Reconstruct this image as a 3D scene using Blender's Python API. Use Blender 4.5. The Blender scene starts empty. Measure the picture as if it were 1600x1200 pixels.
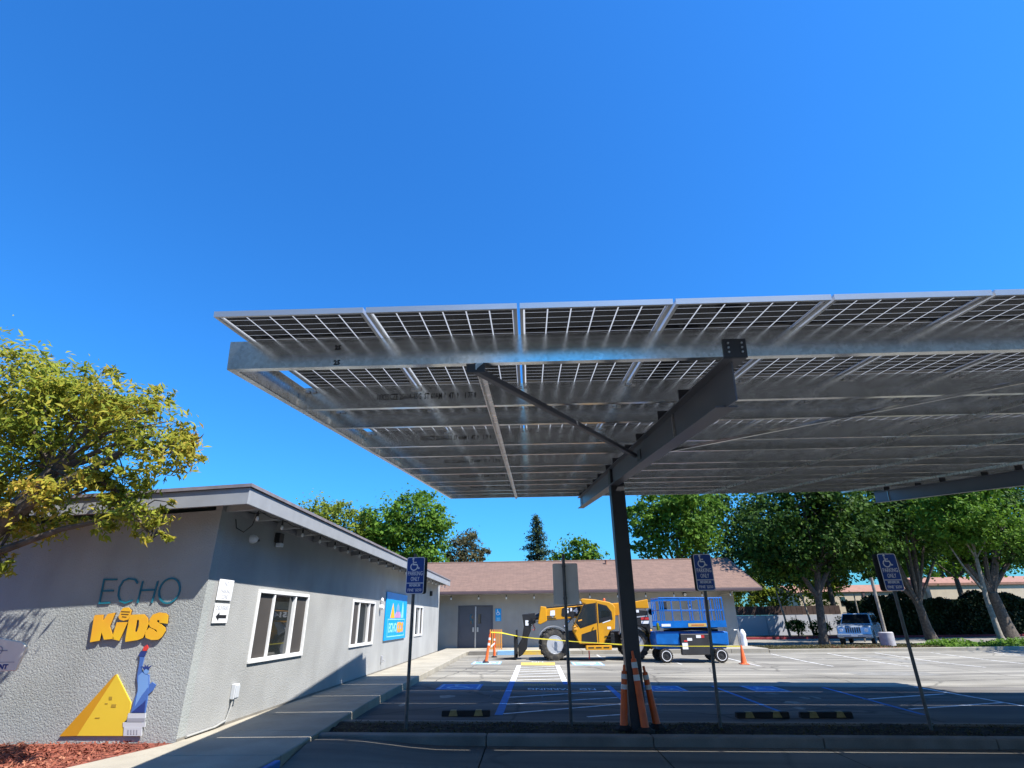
import bpy, bmesh, math, random
import numpy as np
from mathutils import Vector, Matrix

SC = bpy.context.scene
COL = SC.collection
PI = math.pi
R = math.radians

# ------------------------------------------------------------------ camera
def cam_axes(yaw, pitch, roll):
    cy, sy, cp, sp = math.cos(yaw), math.sin(yaw), math.cos(pitch), math.sin(pitch)
    f = Vector((sy * cp, cy * cp, sp)); r = Vector((cy, -sy, 0)); u = r.cross(f)
    cr, sr = math.cos(roll), math.sin(roll)
    return r * cr + u * sr, u * cr - r * sr, f
cam = bpy.data.cameras.new('camera')
cam.sensor_width = 36.0
cam.lens = 845.4 / 1600 * 36
cam.clip_start = 0.05
cam.clip_end = 3000
camo = bpy.data.objects.new('camera', cam)
COL.objects.link(camo)
_r, _u, _f = cam_axes(-0.02709, 0.41022, -0.01337)
camo.matrix_world = Matrix(((_r.x, _u.x, -_f.x, 0), (_r.y, _u.y, -_f.y, 0), (_r.z, _u.z, -_f.z, 1.65), (0, 0, 0, 1)))
SC.camera = camo

# ------------------------------------------------------------------ sky, sun, exposure
SUN = Vector((0.61, -0.355, 1.0)).normalized()
SUN_EL = math.asin(SUN.z)
SUN_AZ = math.atan2(SUN.x, SUN.y)
world = bpy.data.worlds.new('World')
SC.world = world
world.use_nodes = True
wn = world.node_tree
sky = wn.nodes.new('ShaderNodeTexSky')
sky.sky_type = 'NISHITA'
sky.sun_disc = False
sky.sun_elevation = SUN_EL
sky.sun_rotation = SUN_AZ
sky.altitude = 100
sky.air_density = 1.5
sky.dust_density = 0.5
sky.ozone_density = 4.0
tint = wn.nodes.new('ShaderNodeMix'); tint.data_type = 'RGBA'; tint.blend_type = 'MULTIPLY'; tint.inputs[0].default_value = 1.0
tint.inputs[7].default_value = (0.28, 1.04, 1.95, 1)   # deep, clear blue of the whole dome
wn.links.new(sky.outputs[0], tint.inputs[6])
wn.links.new(tint.outputs[2], wn.nodes['Background'].inputs[0])
wn.nodes['Background'].inputs[1].default_value = 0.06
sun = bpy.data.lights.new('sun', 'SUN')
sun.energy = 5.0
sun.angle = R(0.5)
sun.color = (1.0, 0.96, 0.90)
suno = bpy.data.objects.new('sun', sun)
COL.objects.link(suno)
suno.location = (20, -20, 40)
suno.rotation_euler = (-SUN).to_track_quat('-Z', 'Y').to_euler()
SC.view_settings.view_transform = 'Standard'
SC.view_settings.look = 'None'
SC.view_settings.gamma = 1.0
SC.view_settings.exposure = 1.0
SC.view_settings.use_curve_mapping = False

# ------------------------------------------------------------------ materials
MATS = {}
def M(name, col, rough=0.6, metal=0.0, var=0.12, vs=2.0, bump=0.0, bs=40.0, bd=0.01, col2=None, spec=0.5,
      fine=0.0, fs=120.0, trans=0.0, ramp=(0.35, 0.65)):
    m = bpy.data.materials.new(name)
    m.use_nodes = True
    nt = m.node_tree
    b = nt.nodes['Principled BSDF']
    b.inputs['Roughness'].default_value = rough
    b.inputs['Metallic'].default_value = metal
    b.inputs['Specular IOR Level'].default_value = spec
    tc = nt.nodes.new('ShaderNodeTexCoord')
    src = None
    if var or col2:
        n = nt.nodes.new('ShaderNodeTexNoise'); n.inputs['Scale'].default_value = vs; n.inputs['Detail'].default_value = 6
        nt.links.new(tc.outputs['Object'], n.inputs['Vector'])
        cr = nt.nodes.new('ShaderNodeValToRGB')
        a = col2 if col2 else tuple(max(0, c * (1 - var)) for c in col)
        c2 = col if col2 else tuple(min(1, c * (1 + var)) for c in col)
        cr.color_ramp.elements[0].position = ramp[0]; cr.color_ramp.elements[1].position = ramp[1]
        cr.color_ramp.elements[0].color = (*a, 1); cr.color_ramp.elements[1].color = (*c2, 1)
        nt.links.new(n.outputs['Fac'], cr.inputs['Fac'])
        src = cr.outputs['Color']
        if fine:
            n2 = nt.nodes.new('ShaderNodeTexNoise'); n2.inputs['Scale'].default_value = fs; n2.inputs['Detail'].default_value = 3
            nt.links.new(tc.outputs['Object'], n2.inputs['Vector'])
            mx = nt.nodes.new('ShaderNodeMix'); mx.data_type = 'RGBA'; mx.blend_type = 'OVERLAY'
            mx.inputs[0].default_value = fine
            nt.links.new(src, mx.inputs[6]); nt.links.new(n2.outputs['Color'], mx.inputs[7])
            hs = nt.nodes.new('ShaderNodeRGBToBW'); nt.links.new(n2.outputs['Color'], hs.inputs[0]); nt.links.new(hs.outputs[0], mx.inputs[7])
            src = mx.outputs[2]
        nt.links.new(src, b.inputs['Base Color'])
    else:
        b.inputs['Base Color'].default_value = (*col, 1)
    if bump:
        n3 = nt.nodes.new('ShaderNodeTexNoise'); n3.inputs['Scale'].default_value = bs; n3.inputs['Detail'].default_value = 5
        nt.links.new(tc.outputs['Object'], n3.inputs['Vector'])
        bp = nt.nodes.new('ShaderNodeBump'); bp.inputs['Strength'].default_value = bump; bp.inputs['Distance'].default_value = bd
        nt.links.new(n3.outputs['Fac'], bp.inputs['Height']); nt.links.new(bp.outputs['Normal'], b.inputs['Normal'])
    MATS[name] = m
    return m
def leafmat(name, cols, trans=0.35, rough=0.6):
    m = bpy.data.materials.new(name); m.use_nodes = True; nt = m.node_tree
    b = nt.nodes['Principled BSDF']; b.inputs['Roughness'].default_value = rough; b.inputs['Specular IOR Level'].default_value = 0.12
    geo = nt.nodes.new('ShaderNodeNewGeometry'); tc = nt.nodes.new('ShaderNodeTexCoord')
    n = nt.nodes.new('ShaderNodeTexNoise'); n.inputs['Scale'].default_value = 0.9; n.inputs['Detail'].default_value = 2
    nt.links.new(tc.outputs['Object'], n.inputs['Vector'])
    add = nt.nodes.new('ShaderNodeMath'); add.operation = 'MULTIPLY_ADD'; add.inputs[1].default_value = 0.45
    nt.links.new(geo.outputs['Random Per Island'], add.inputs[0])
    mu = nt.nodes.new('ShaderNodeMath'); mu.operation = 'MULTIPLY_ADD'; mu.inputs[1].default_value = 1.3; mu.inputs[2].default_value = -0.37
    nt.links.new(n.outputs['Fac'], mu.inputs[0]); nt.links.new(mu.outputs[0], add.inputs[2])
    cr = nt.nodes.new('ShaderNodeValToRGB')
    while len(cr.color_ramp.elements) < len(cols): cr.color_ramp.elements.new(0.5)
    for i, c in enumerate(cols):
        cr.color_ramp.elements[i].position = i / (len(cols) - 1); cr.color_ramp.elements[i].color = (*c, 1)
    nt.links.new(add.outputs[0], cr.inputs['Fac'])
    nt.links.new(cr.outputs['Color'], b.inputs['Base Color'])
    t = nt.nodes.new('ShaderNodeBsdfTranslucent'); nt.links.new(cr.outputs['Color'], t.inputs['Color'])
    mx = nt.nodes.new('ShaderNodeMixShader'); mx.inputs[0].default_value = trans
    nt.links.new(b.outputs[0], mx.inputs[1]); nt.links.new(t.outputs[0], mx.inputs[2])
    nt.links.new(mx.outputs[0], nt.nodes['Material Output'].inputs['Surface'])
    MATS[name] = m
    return m

def stucco_mat(name, col, scale, strength):
    m = M(name, col, rough=0.9, var=0.09, vs=0.8, spec=0.2)
    nt = m.node_tree; b = nt.nodes['Principled BSDF']; tc = nt.nodes['Texture Coordinate']
    n = nt.nodes.new('ShaderNodeTexNoise'); n.inputs['Scale'].default_value = scale; n.inputs['Detail'].default_value = 4; n.inputs['Distortion'].default_value = 0.6
    nt.links.new(tc.outputs['Object'], n.inputs['Vector'])
    cr = nt.nodes.new('ShaderNodeValToRGB'); cr.color_ramp.elements[0].position = 0.40; cr.color_ramp.elements[1].position = 0.54
    nt.links.new(n.outputs['Fac'], cr.inputs['Fac'])
    n2 = nt.nodes.new('ShaderNodeTexNoise'); n2.inputs['Scale'].default_value = 140; nt.links.new(tc.outputs['Object'], n2.inputs['Vector'])
    ma = nt.nodes.new('ShaderNodeMath'); ma.operation = 'MULTIPLY_ADD'; ma.inputs[1].default_value = 0.25
    nt.links.new(n2.outputs['Fac'], ma.inputs[0]); nt.links.new(cr.outputs['Color'], ma.inputs[2])
    bp = nt.nodes.new('ShaderNodeBump'); bp.inputs['Strength'].default_value = strength; bp.inputs['Distance'].default_value = 0.010
    nt.links.new(ma.outputs[0], bp.inputs['Height']); nt.links.new(bp.outputs['Normal'], b.inputs['Normal'])
    # faint vertical weather streaks and small blotches
    mpg = nt.nodes.new('ShaderNodeMapping'); mpg.inputs['Scale'].default_value = (2.2, 2.2, 0.45)
    nt.links.new(tc.outputs['Object'], mpg.inputs['Vector'])
    st = nt.nodes.new('ShaderNodeTexNoise'); st.inputs['Scale'].default_value = 1.0; st.inputs['Detail'].default_value = 6
    nt.links.new(mpg.outputs[0], st.inputs['Vector'])
    sr = nt.nodes.new('ShaderNodeValToRGB'); sr.color_ramp.elements[0].position = 0.36; sr.color_ramp.elements[1].position = 0.60
    sr.color_ramp.elements[0].color = (0.84, 0.835, 0.82, 1); sr.color_ramp.elements[1].color = (1, 1, 1, 1)
    nt.links.new(st.outputs['Fac'], sr.inputs['Fac'])
    src = b.inputs['Base Color'].links[0].from_socket
    m1 = nt.nodes.new('ShaderNodeMix'); m1.data_type = 'RGBA'; m1.blend_type = 'MULTIPLY'; m1.inputs[0].default_value = 0.4
    nt.links.new(src, m1.inputs[6]); nt.links.new(sr.outputs[0], m1.inputs[7]); nt.links.new(m1.outputs[2], b.inputs['Base Color'])
    return m

def lot_mat(name, col, crack=0.6):
    """weathered asphalt: stains, aggregate speckle, wandering cracks"""
    m = M(name, col, rough=0.92, var=0.16, vs=0.35, spec=0.2, fine=0.5, fs=160, bump=0.4, bs=150, bd=0.004)
    nt = m.node_tree; b = nt.nodes['Principled BSDF']; tc = nt.nodes['Texture Coordinate']
    src = b.inputs['Base Color'].links[0].from_socket
    no = nt.nodes.new('ShaderNodeTexNoise'); no.inputs['Scale'].default_value = 1.1; no.inputs['Detail'].default_value = 5
    nt.links.new(tc.outputs['Object'], no.inputs['Vector'])
    mp = nt.nodes.new('ShaderNodeMix'); mp.data_type = 'VECTOR'; mp.inputs[0].default_value = 0.35
    nt.links.new(tc.outputs['Object'], mp.inputs[4]); nt.links.new(no.outputs['Color'], mp.inputs[5])
    v = nt.nodes.new('ShaderNodeTexVoronoi'); v.feature = 'DISTANCE_TO_EDGE'; v.inputs['Scale'].default_value = 0.33
    nt.links.new(mp.outputs[1], v.inputs['Vector'])
    cr = nt.nodes.new('ShaderNodeValToRGB'); cr.color_ramp.elements[0].position = 0.0; cr.color_ramp.elements[1].position = 0.012
    cr.color_ramp.elements[0].color = (1, 1, 1, 1); cr.color_ramp.elements[1].color = (0, 0, 0, 1)
    nt.links.new(v.outputs['Distance'], cr.inputs['Fac'])
    # long streaks (tyre wear along the aisle)
    mpg = nt.nodes.new('ShaderNodeMapping'); mpg.inputs['Scale'].default_value = (0.15, 1.6, 1)
    nt.links.new(tc.outputs['Object'], mpg.inputs['Vector'])
    st = nt.nodes.new('ShaderNodeTexNoise'); st.inputs['Scale'].default_value = 1.0; st.inputs['Detail'].default_value = 5
    nt.links.new(mpg.outputs[0], st.inputs['Vector'])
    sr = nt.nodes.new('ShaderNodeValToRGB'); sr.color_ramp.elements[0].position = 0.42; sr.color_ramp.elements[1].position = 0.62
    sr.color_ramp.elements[0].color = (0.60, 0.60, 0.61, 1); sr.color_ramp.elements[1].color = (1, 1, 1, 1)
    nt.links.new(st.outputs['Fac'], sr.inputs['Fac'])
    m1 = nt.nodes.new('ShaderNodeMix'); m1.data_type = 'RGBA'; m1.blend_type = 'MULTIPLY'; m1.inputs[0].default_value = 1
    nt.links.new(src, m1.inputs[6]); nt.links.new(sr.outputs[0], m1.inputs[7])
    mul = nt.nodes.new('ShaderNodeMath'); mul.operation = 'MULTIPLY'; mul.inputs[1].default_value = crack
    nt.links.new(cr.outputs[0], mul.inputs[0])
    m2 = nt.nodes.new('ShaderNodeMix'); m2.data_type = 'RGBA'
    m2.inputs[7].default_value = (col[0] * 0.2, col[1] * 0.2, col[2] * 0.2, 1)
    nt.links.new(mul.outputs[0], m2.inputs[0]); nt.links.new(m1.outputs[2], m2.inputs[6])
    nt.links.new(m2.outputs[2], b.inputs['Base Color'])
    return m

def galv_mat(name, col, rough):
    m = M(name, col, rough=rough, metal=0.95, var=0.10, vs=9.0)
    nt = m.node_tree; b = nt.nodes['Principled BSDF']; tc = nt.nodes['Texture Coordinate']
    mpg = nt.nodes.new('ShaderNodeMapping'); mpg.inputs['Scale'].default_value = (0.8, 14, 14)
    nt.links.new(tc.outputs['Object'], mpg.inputs['Vector'])
    n = nt.nodes.new('ShaderNodeTexNoise'); n.inputs['Scale'].default_value = 1.0; n.inputs['Detail'].default_value = 5
    nt.links.new(mpg.outputs[0], n.inputs['Vector'])
    vo = nt.nodes.new('ShaderNodeTexVoronoi'); vo.inputs['Scale'].default_value = 45
    nt.links.new(tc.outputs['Object'], vo.inputs['Vector'])
    bw_ = nt.nodes.new('ShaderNodeRGBToBW'); nt.links.new(vo.outputs['Color'], bw_.inputs[0])
    mrr = nt.nodes.new('ShaderNodeMapRange'); mrr.inputs[3].default_value = 0.80; mrr.inputs[4].default_value = 1.10
    nt.links.new(bw_.outputs[0], mrr.inputs[0])
    mm = nt.nodes.new('ShaderNodeMix'); mm.data_type = 'RGBA'; mm.blend_type = 'MULTIPLY'; mm.inputs[0].default_value = 1.0
    nt.links.new(b.inputs['Base Color'].links[0].from_socket, mm.inputs[6]); nt.links.new(mrr.outputs[0], mm.inputs[7]); nt.links.new(mm.outputs[2], b.inputs['Base Color'])
    mr = nt.nodes.new('ShaderNodeMapRange'); mr.inputs[3].default_value = rough * 0.7; mr.inputs[4].default_value = rough * 1.35
    nt.links.new(n.outputs['Fac'], mr.inputs[0]); nt.links.new(mr.outputs[0], b.inputs['Roughness'])
    bp = nt.nodes.new('ShaderNodeBump'); bp.inputs['Strength'].default_value = 0.03; bp.inputs['Distance'].default_value = 0.004
    nt.links.new(n.outputs['Fac'], bp.inputs['Height']); nt.links.new(bp.outputs['Normal'], b.inputs['Normal'])
    return m

stucco_mat('stucco', (0.37, 0.385, 0.365), 40, 0.42)
stucco_mat('stucco_side', (0.365, 0.365, 0.35), 46, 0.36)
stucco_mat('stucco_back', (0.36, 0.34, 0.30), 44, 0.4)
lot_mat('asphalt', (0.285, 0.265, 0.22))
lot_mat('shade_toned_asphalt', (0.15, 0.14, 0.125))  # bay asphalt, colour darkened to deepen the shade under the canopy
lot_mat('drive_concrete', (0.19, 0.175, 0.145), 0.3)
lot_mat('old_asphalt', (0.16, 0.155, 0.145), 0.5)
M('concrete', (0.33, 0.30, 0.24), rough=0.9, var=0.12, vs=1.4, fine=0.35, fs=90, bump=0.25, bs=120, bd=0.003, spec=0.2)
M('kerb_concrete', (0.20, 0.185, 0.16), rough=0.9, var=0.18, vs=2.2, fine=0.35, fs=90, bump=0.3, bs=90, bd=0.004, spec=0.2)
M('soil', (0.045, 0.036, 0.028), rough=0.95, var=0.4, vs=6, bump=0.8, bs=30, bd=0.03, spec=0.1)
M('dirt', (0.075, 0.075, 0.045), rough=0.95, var=0.3, vs=0.6, bump=0.5, bs=20, bd=0.02, spec=0.1)
M('mulch', (0.20, 0.065, 0.045), rough=0.9, var=0.45, vs=9, bump=0.6, bs=40, bd=0.02, spec=0.15)
M('trim_grey', (0.285, 0.295, 0.305), rough=0.6, var=0.06, vs=4, bump=0.08, bs=60, bd=0.003)
M('roof_edge', (0.19, 0.17, 0.18), rough=0.8, var=0.15, vs=6)
M('rafter', (0.34, 0.34, 0.33), rough=0.7, var=0.08)
M('white_frame', (0.78, 0.78, 0.77), rough=0.4, var=0.04)
M('white_plate', (0.78, 0.78, 0.78), rough=0.5, var=0.05)
M('black_paint', (0.012, 0.012, 0.013), rough=0.5, var=0.2)
M('screen', (0.055, 0.048, 0.042), rough=0.75, var=0.1)
M('glass_dark', (0.018, 0.022, 0.022), rough=0.02, var=0, spec=1.0)
M('interior', (0.03, 0.03, 0.03), rough=0.9, var=0.2)
M('cream', (0.74, 0.69, 0.56), rough=0.6, var=0.06)
M('teal', (0.012, 0.16, 0.22), rough=0.45, var=0.06)
M('letter_yellow', (0.80, 0.50, 0.02), rough=0.4, var=0.0, col2=(0.80, 0.36, 0.03), vs=1.5)
M('letter_side', (0.10, 0.05, 0.02), rough=0.6)
M('pyramid_front', (0.72, 0.50, 0.04), rough=0.45, var=0.03)
M('pyramid_side', (0.55, 0.27, 0.015), rough=0.45, var=0.03)
M('pyramid_mark', (0.38, 0.25, 0.03), rough=0.5)
M('blue_mid', (0.065, 0.15, 0.42), rough=0.45, var=0.03)
M('blue_light', (0.17, 0.33, 0.62), rough=0.45, var=0.03)
M('blue_dark', (0.022, 0.045, 0.19), rough=0.45, var=0.03)
M('flame_red', (0.60, 0.05, 0.04), rough=0.4)
M('ped_light', (0.52, 0.54, 0.56), rough=0.5, var=0.03)
M('ped_dark', (0.30, 0.31, 0.34), rough=0.5, var=0.03)
M('panel_blue', (0.0, 0.33, 0.74), rough=0.35, var=0.04)
M('panel_cyan', (0.25, 0.62, 0.80), rough=0.4)
M('panel_orange', (0.80, 0.36, 0.05), rough=0.4)
M('panel_pink', (0.45, 0.25, 0.45), rough=0.4)
M('shingle', (0.172, 0.103, 0.074), rough=0.9, var=0.2, vs=3)
M('gutter', (0.10, 0.065, 0.065), rough=0.5, var=0.08)
M('door_grey', (0.085, 0.09, 0.105), rough=0.45, var=0.05)
M('steel', (0.55, 0.55, 0.55), rough=0.35, metal=0.9, var=0.06)
galv_mat('galvanised', (0.66, 0.67, 0.65), 0.185)
galv_mat('galv_bright', (0.70, 0.69, 0.66), 0.28)
M('girder_paint', (0.085, 0.092, 0.11), rough=0.42, var=0.06, vs=3)
M('column_paint', (0.028, 0.03, 0.036), rough=0.45, var=0.1, vs=3)
M('post_steel', (0.12, 0.125, 0.125), rough=0.5, metal=0.4, var=0.25, vs=7)
M('aluminium', (0.62, 0.63, 0.63), rough=0.35, metal=0.7, var=0.05)
M('cell', (0.006, 0.007, 0.011), rough=0.22, var=0.25, vs=3, spec=0.22)
M('sign_blue', (0.014, 0.065, 0.33), rough=0.35, var=0.06, vs=9)
M('sign_white', (0.86, 0.88, 0.90), rough=0.4, var=0.03)
M('sign_back', (0.76, 0.75, 0.70), rough=0.55, metal=0.1, var=0.08)
M('paint_blue', (0.035, 0.16, 0.46), rough=0.8, col2=(0.06, 0.14, 0.28), vs=5, ramp=(0.30, 0.48), fine=0.4)
M('paint_pale_blue', (0.22, 0.42, 0.62), rough=0.8, col2=(0.24, 0.36, 0.46), vs=5, ramp=(0.30, 0.5), fine=0.4)
M('paint_white', (0.72, 0.72, 0.70), rough=0.8, col2=(0.42, 0.41, 0.38), vs=6, ramp=(0.30, 0.46), fine=0.4)
M('paint_worn', (0.60, 0.59, 0.56), rough=0.8, col2=(0.34, 0.325, 0.285), vs=5, ramp=(0.34, 0.52), fine=0.4)
M('paint_dull', (0.60, 0.65, 0.70), rough=0.8, col2=(0.34, 0.36, 0.38), vs=6, ramp=(0.35, 0.5), fine=0.4)
M('paint_yellow', (0.62, 0.40, 0.05), rough=0.8, col2=(0.50, 0.38, 0.14), vs=5, fine=0.4)
M('tactile_tan', (0.30, 0.23, 0.12), rough=0.85, var=0.15, vs=5)
M('paint_red', (0.22, 0.015, 0.02), rough=0.75, var=0.25, vs=5)
M('rubber', (0.013, 0.013, 0.013), rough=0.8, var=0.25, vs=8)
M('tyre', (0.022, 0.021, 0.020), rough=0.85, vs=7, col2=(0.075, 0.065, 0.05), ramp=(0.35, 0.55))
M('stop_yellow', (0.30, 0.235, 0.09), rough=0.7, var=0.2, vs=12)
M('cone_orange', (0.75, 0.12, 0.02), rough=0.45, var=0.1, vs=6)
M('cone_white', (0.72, 0.72, 0.70), rough=0.4, var=0.08)
M('tape_yellow', (0.80, 0.66, 0.05), rough=0.5, var=0.05)
M('slat_orange', (0.60, 0.26, 0.05), rough=0.6, var=0.15)
M('machine_yellow', (0.66, 0.30, 0.010), rough=0.36, col2=(0.50, 0.24, 0.02), vs=1.6, ramp=(0.25, 0.55), bump=0.04, bs=30)
M('machine_black', (0.015, 0.015, 0.016), rough=0.45, var=0.2, vs=5)
M('rim_silver', (0.44, 0.45, 0.47), rough=0.4, metal=0.3, var=0.08)
M('lift_blue', (0.003, 0.125, 0.43), rough=0.36, var=0.16, vs=2.5)
M('lift_dark', (0.03, 0.03, 0.032), rough=0.5, var=0.2)
M('decal_red', (0.55, 0.03, 0.03), rough=0.5)
M('hook_red', (0.45, 0.02, 0.02), rough=0.5)
M('car_glass', (0.01, 0.012, 0.014), rough=0.1, var=0, spec=0.25)
M('car_paint', (0.42, 0.49, 0.57), rough=0.25, metal=0.5, var=0.03)
M('car_dark', (0.02, 0.02, 0.022), rough=0.5)
M('lamp_glass', (0.75, 0.77, 0.80), rough=0.1, var=0)
M('bulb', (0.75, 0.73, 0.66), rough=0.15, var=0)
M('cable', (0.015, 0.015, 0.015), rough=0.6)
M('bark', (0.085, 0.066, 0.05), rough=0.9, var=0.4, vs=8, bump=0.8, bs=18, bd=0.03)
M('bark_pale', (0.26, 0.22, 0.17), rough=0.9, var=0.3, vs=6, bump=0.6, bs=20, bd=0.02)
M('white_wall', (0.46, 0.47, 0.50), rough=0.85, var=0.08, vs=0.6)
M('fence_brown', (0.06, 0.035, 0.028), rough=0.85, var=0.25, vs=3)
M('beige_wall', (0.56, 0.46, 0.33), rough=0.85, var=0.05)
M('terracotta', (0.28, 0.14, 0.095), rough=0.8, var=0.15, vs=3)
M('concrete_base', (0.36, 0.34, 0.34), rough=0.85, var=0.15, vs=4)
leafmat('leaf_gold', [(0.07, 0.115, 0.016), (0.18, 0.235, 0.028), (0.31, 0.33, 0.04), (0.44, 0.36, 0.05), (0.48, 0.26, 0.07)], trans=0.42)
leafmat('leaf_green', [(0.03, 0.07, 0.010), (0.07, 0.15, 0.015), (0.12, 0.22, 0.022), (0.16, 0.26, 0.03)], trans=0.35)
leafmat('leaf_lime', [(0.08, 0.12, 0.015), (0.18, 0.23, 0.025), (0.27, 0.29, 0.04)], trans=0.4)
leafmat('leaf_dark', [(0.010, 0.024, 0.006), (0.025, 0.06, 0.010), (0.06, 0.12, 0.015), (0.13, 0.20, 0.022)], trans=0.3)
leafmat('leaf_brown', [(0.04, 0.045, 0.018), (0.08, 0.075, 0.032), (0.13, 0.10, 0.045)], trans=0.2)
leafmat('leaf_conifer', [(0.02, 0.036, 0.013), (0.04, 0.065, 0.024), (0.08, 0.08, 0.04)], trans=0.1)
leafmat('leaf_hedge', [(0.005, 0.010, 0.004), (0.010, 0.020, 0.006), (0.022, 0.04, 0.010)], trans=0.1)
leafmat('chips', [(0.07, 0.02, 0.015), (0.17, 0.05, 0.035), (0.27, 0.09, 0.055), (0.42, 0.20, 0.12)], trans=0.0, rough=0.9)

# translucent white back sheet of the bifacial panels
m = bpy.data.materials.new('backsheet'); m.use_nodes = True; nt = m.node_tree
b = nt.nodes['Principled BSDF']; b.inputs['Base Color'].default_value = (0.72, 0.74, 0.76, 1); b.inputs['Roughness'].default_value = 0.2
t = nt.nodes.new('ShaderNodeBsdfTranslucent'); t.inputs['Color'].default_value = (0.60, 0.62, 0.64, 1)
mx = nt.nodes.new('ShaderNodeMixShader'); mx.inputs[0].default_value = 0.32
nt.links.new(b.outputs[0], mx.inputs[1]); nt.links.new(t.outputs[0], mx.inputs[2]); nt.links.new(mx.outputs[0], nt.nodes['Material Output'].inputs['Surface'])
MATS['backsheet'] = m

# shingle courses on the far roof
m = MATS['shingle']; nt = m.node_tree; b = nt.nodes['Principled BSDF']; tc = nt.nodes['Texture Coordinate']
br = nt.nodes.new('ShaderNodeTexBrick'); br.inputs['Scale'].default_value = 1.0; br.inputs['Brick Width'].default_value = 0.42; br.inputs['Row Height'].default_value = 0.15
br.inputs['Mortar Size'].default_value = 0.012; br.inputs['Color1'].default_value = (0.21, 0.127, 0.09, 1); br.inputs['Color2'].default_value = (0.142, 0.088, 0.064, 1); br.inputs['Mortar'].default_value = (0.085, 0.052, 0.043, 1)
nt.links.new(tc.outputs['Object'], br.inputs['Vector'])
mxx = nt.nodes.new('ShaderNodeMix'); mxx.data_type = 'RGBA'; mxx.inputs[0].default_value = 0.6
nt.links.new(b.inputs['Base Color'].links[0].from_socket, mxx.inputs[6]); nt.links.new(br.outputs['Color'], mxx.inputs[7]); nt.links.new(mxx.outputs[2], b.inputs['Base Color'])

# ------------------------------------------------------------------ mesh helpers
def gz(x, y):
    t = min(max((y - 24) / 8, 0), 1); t = t * t * (3 - 2 * t)
    return -0.012 * min(max(x + 2, -4), 14) * (1 - 0.9 * t)

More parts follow.
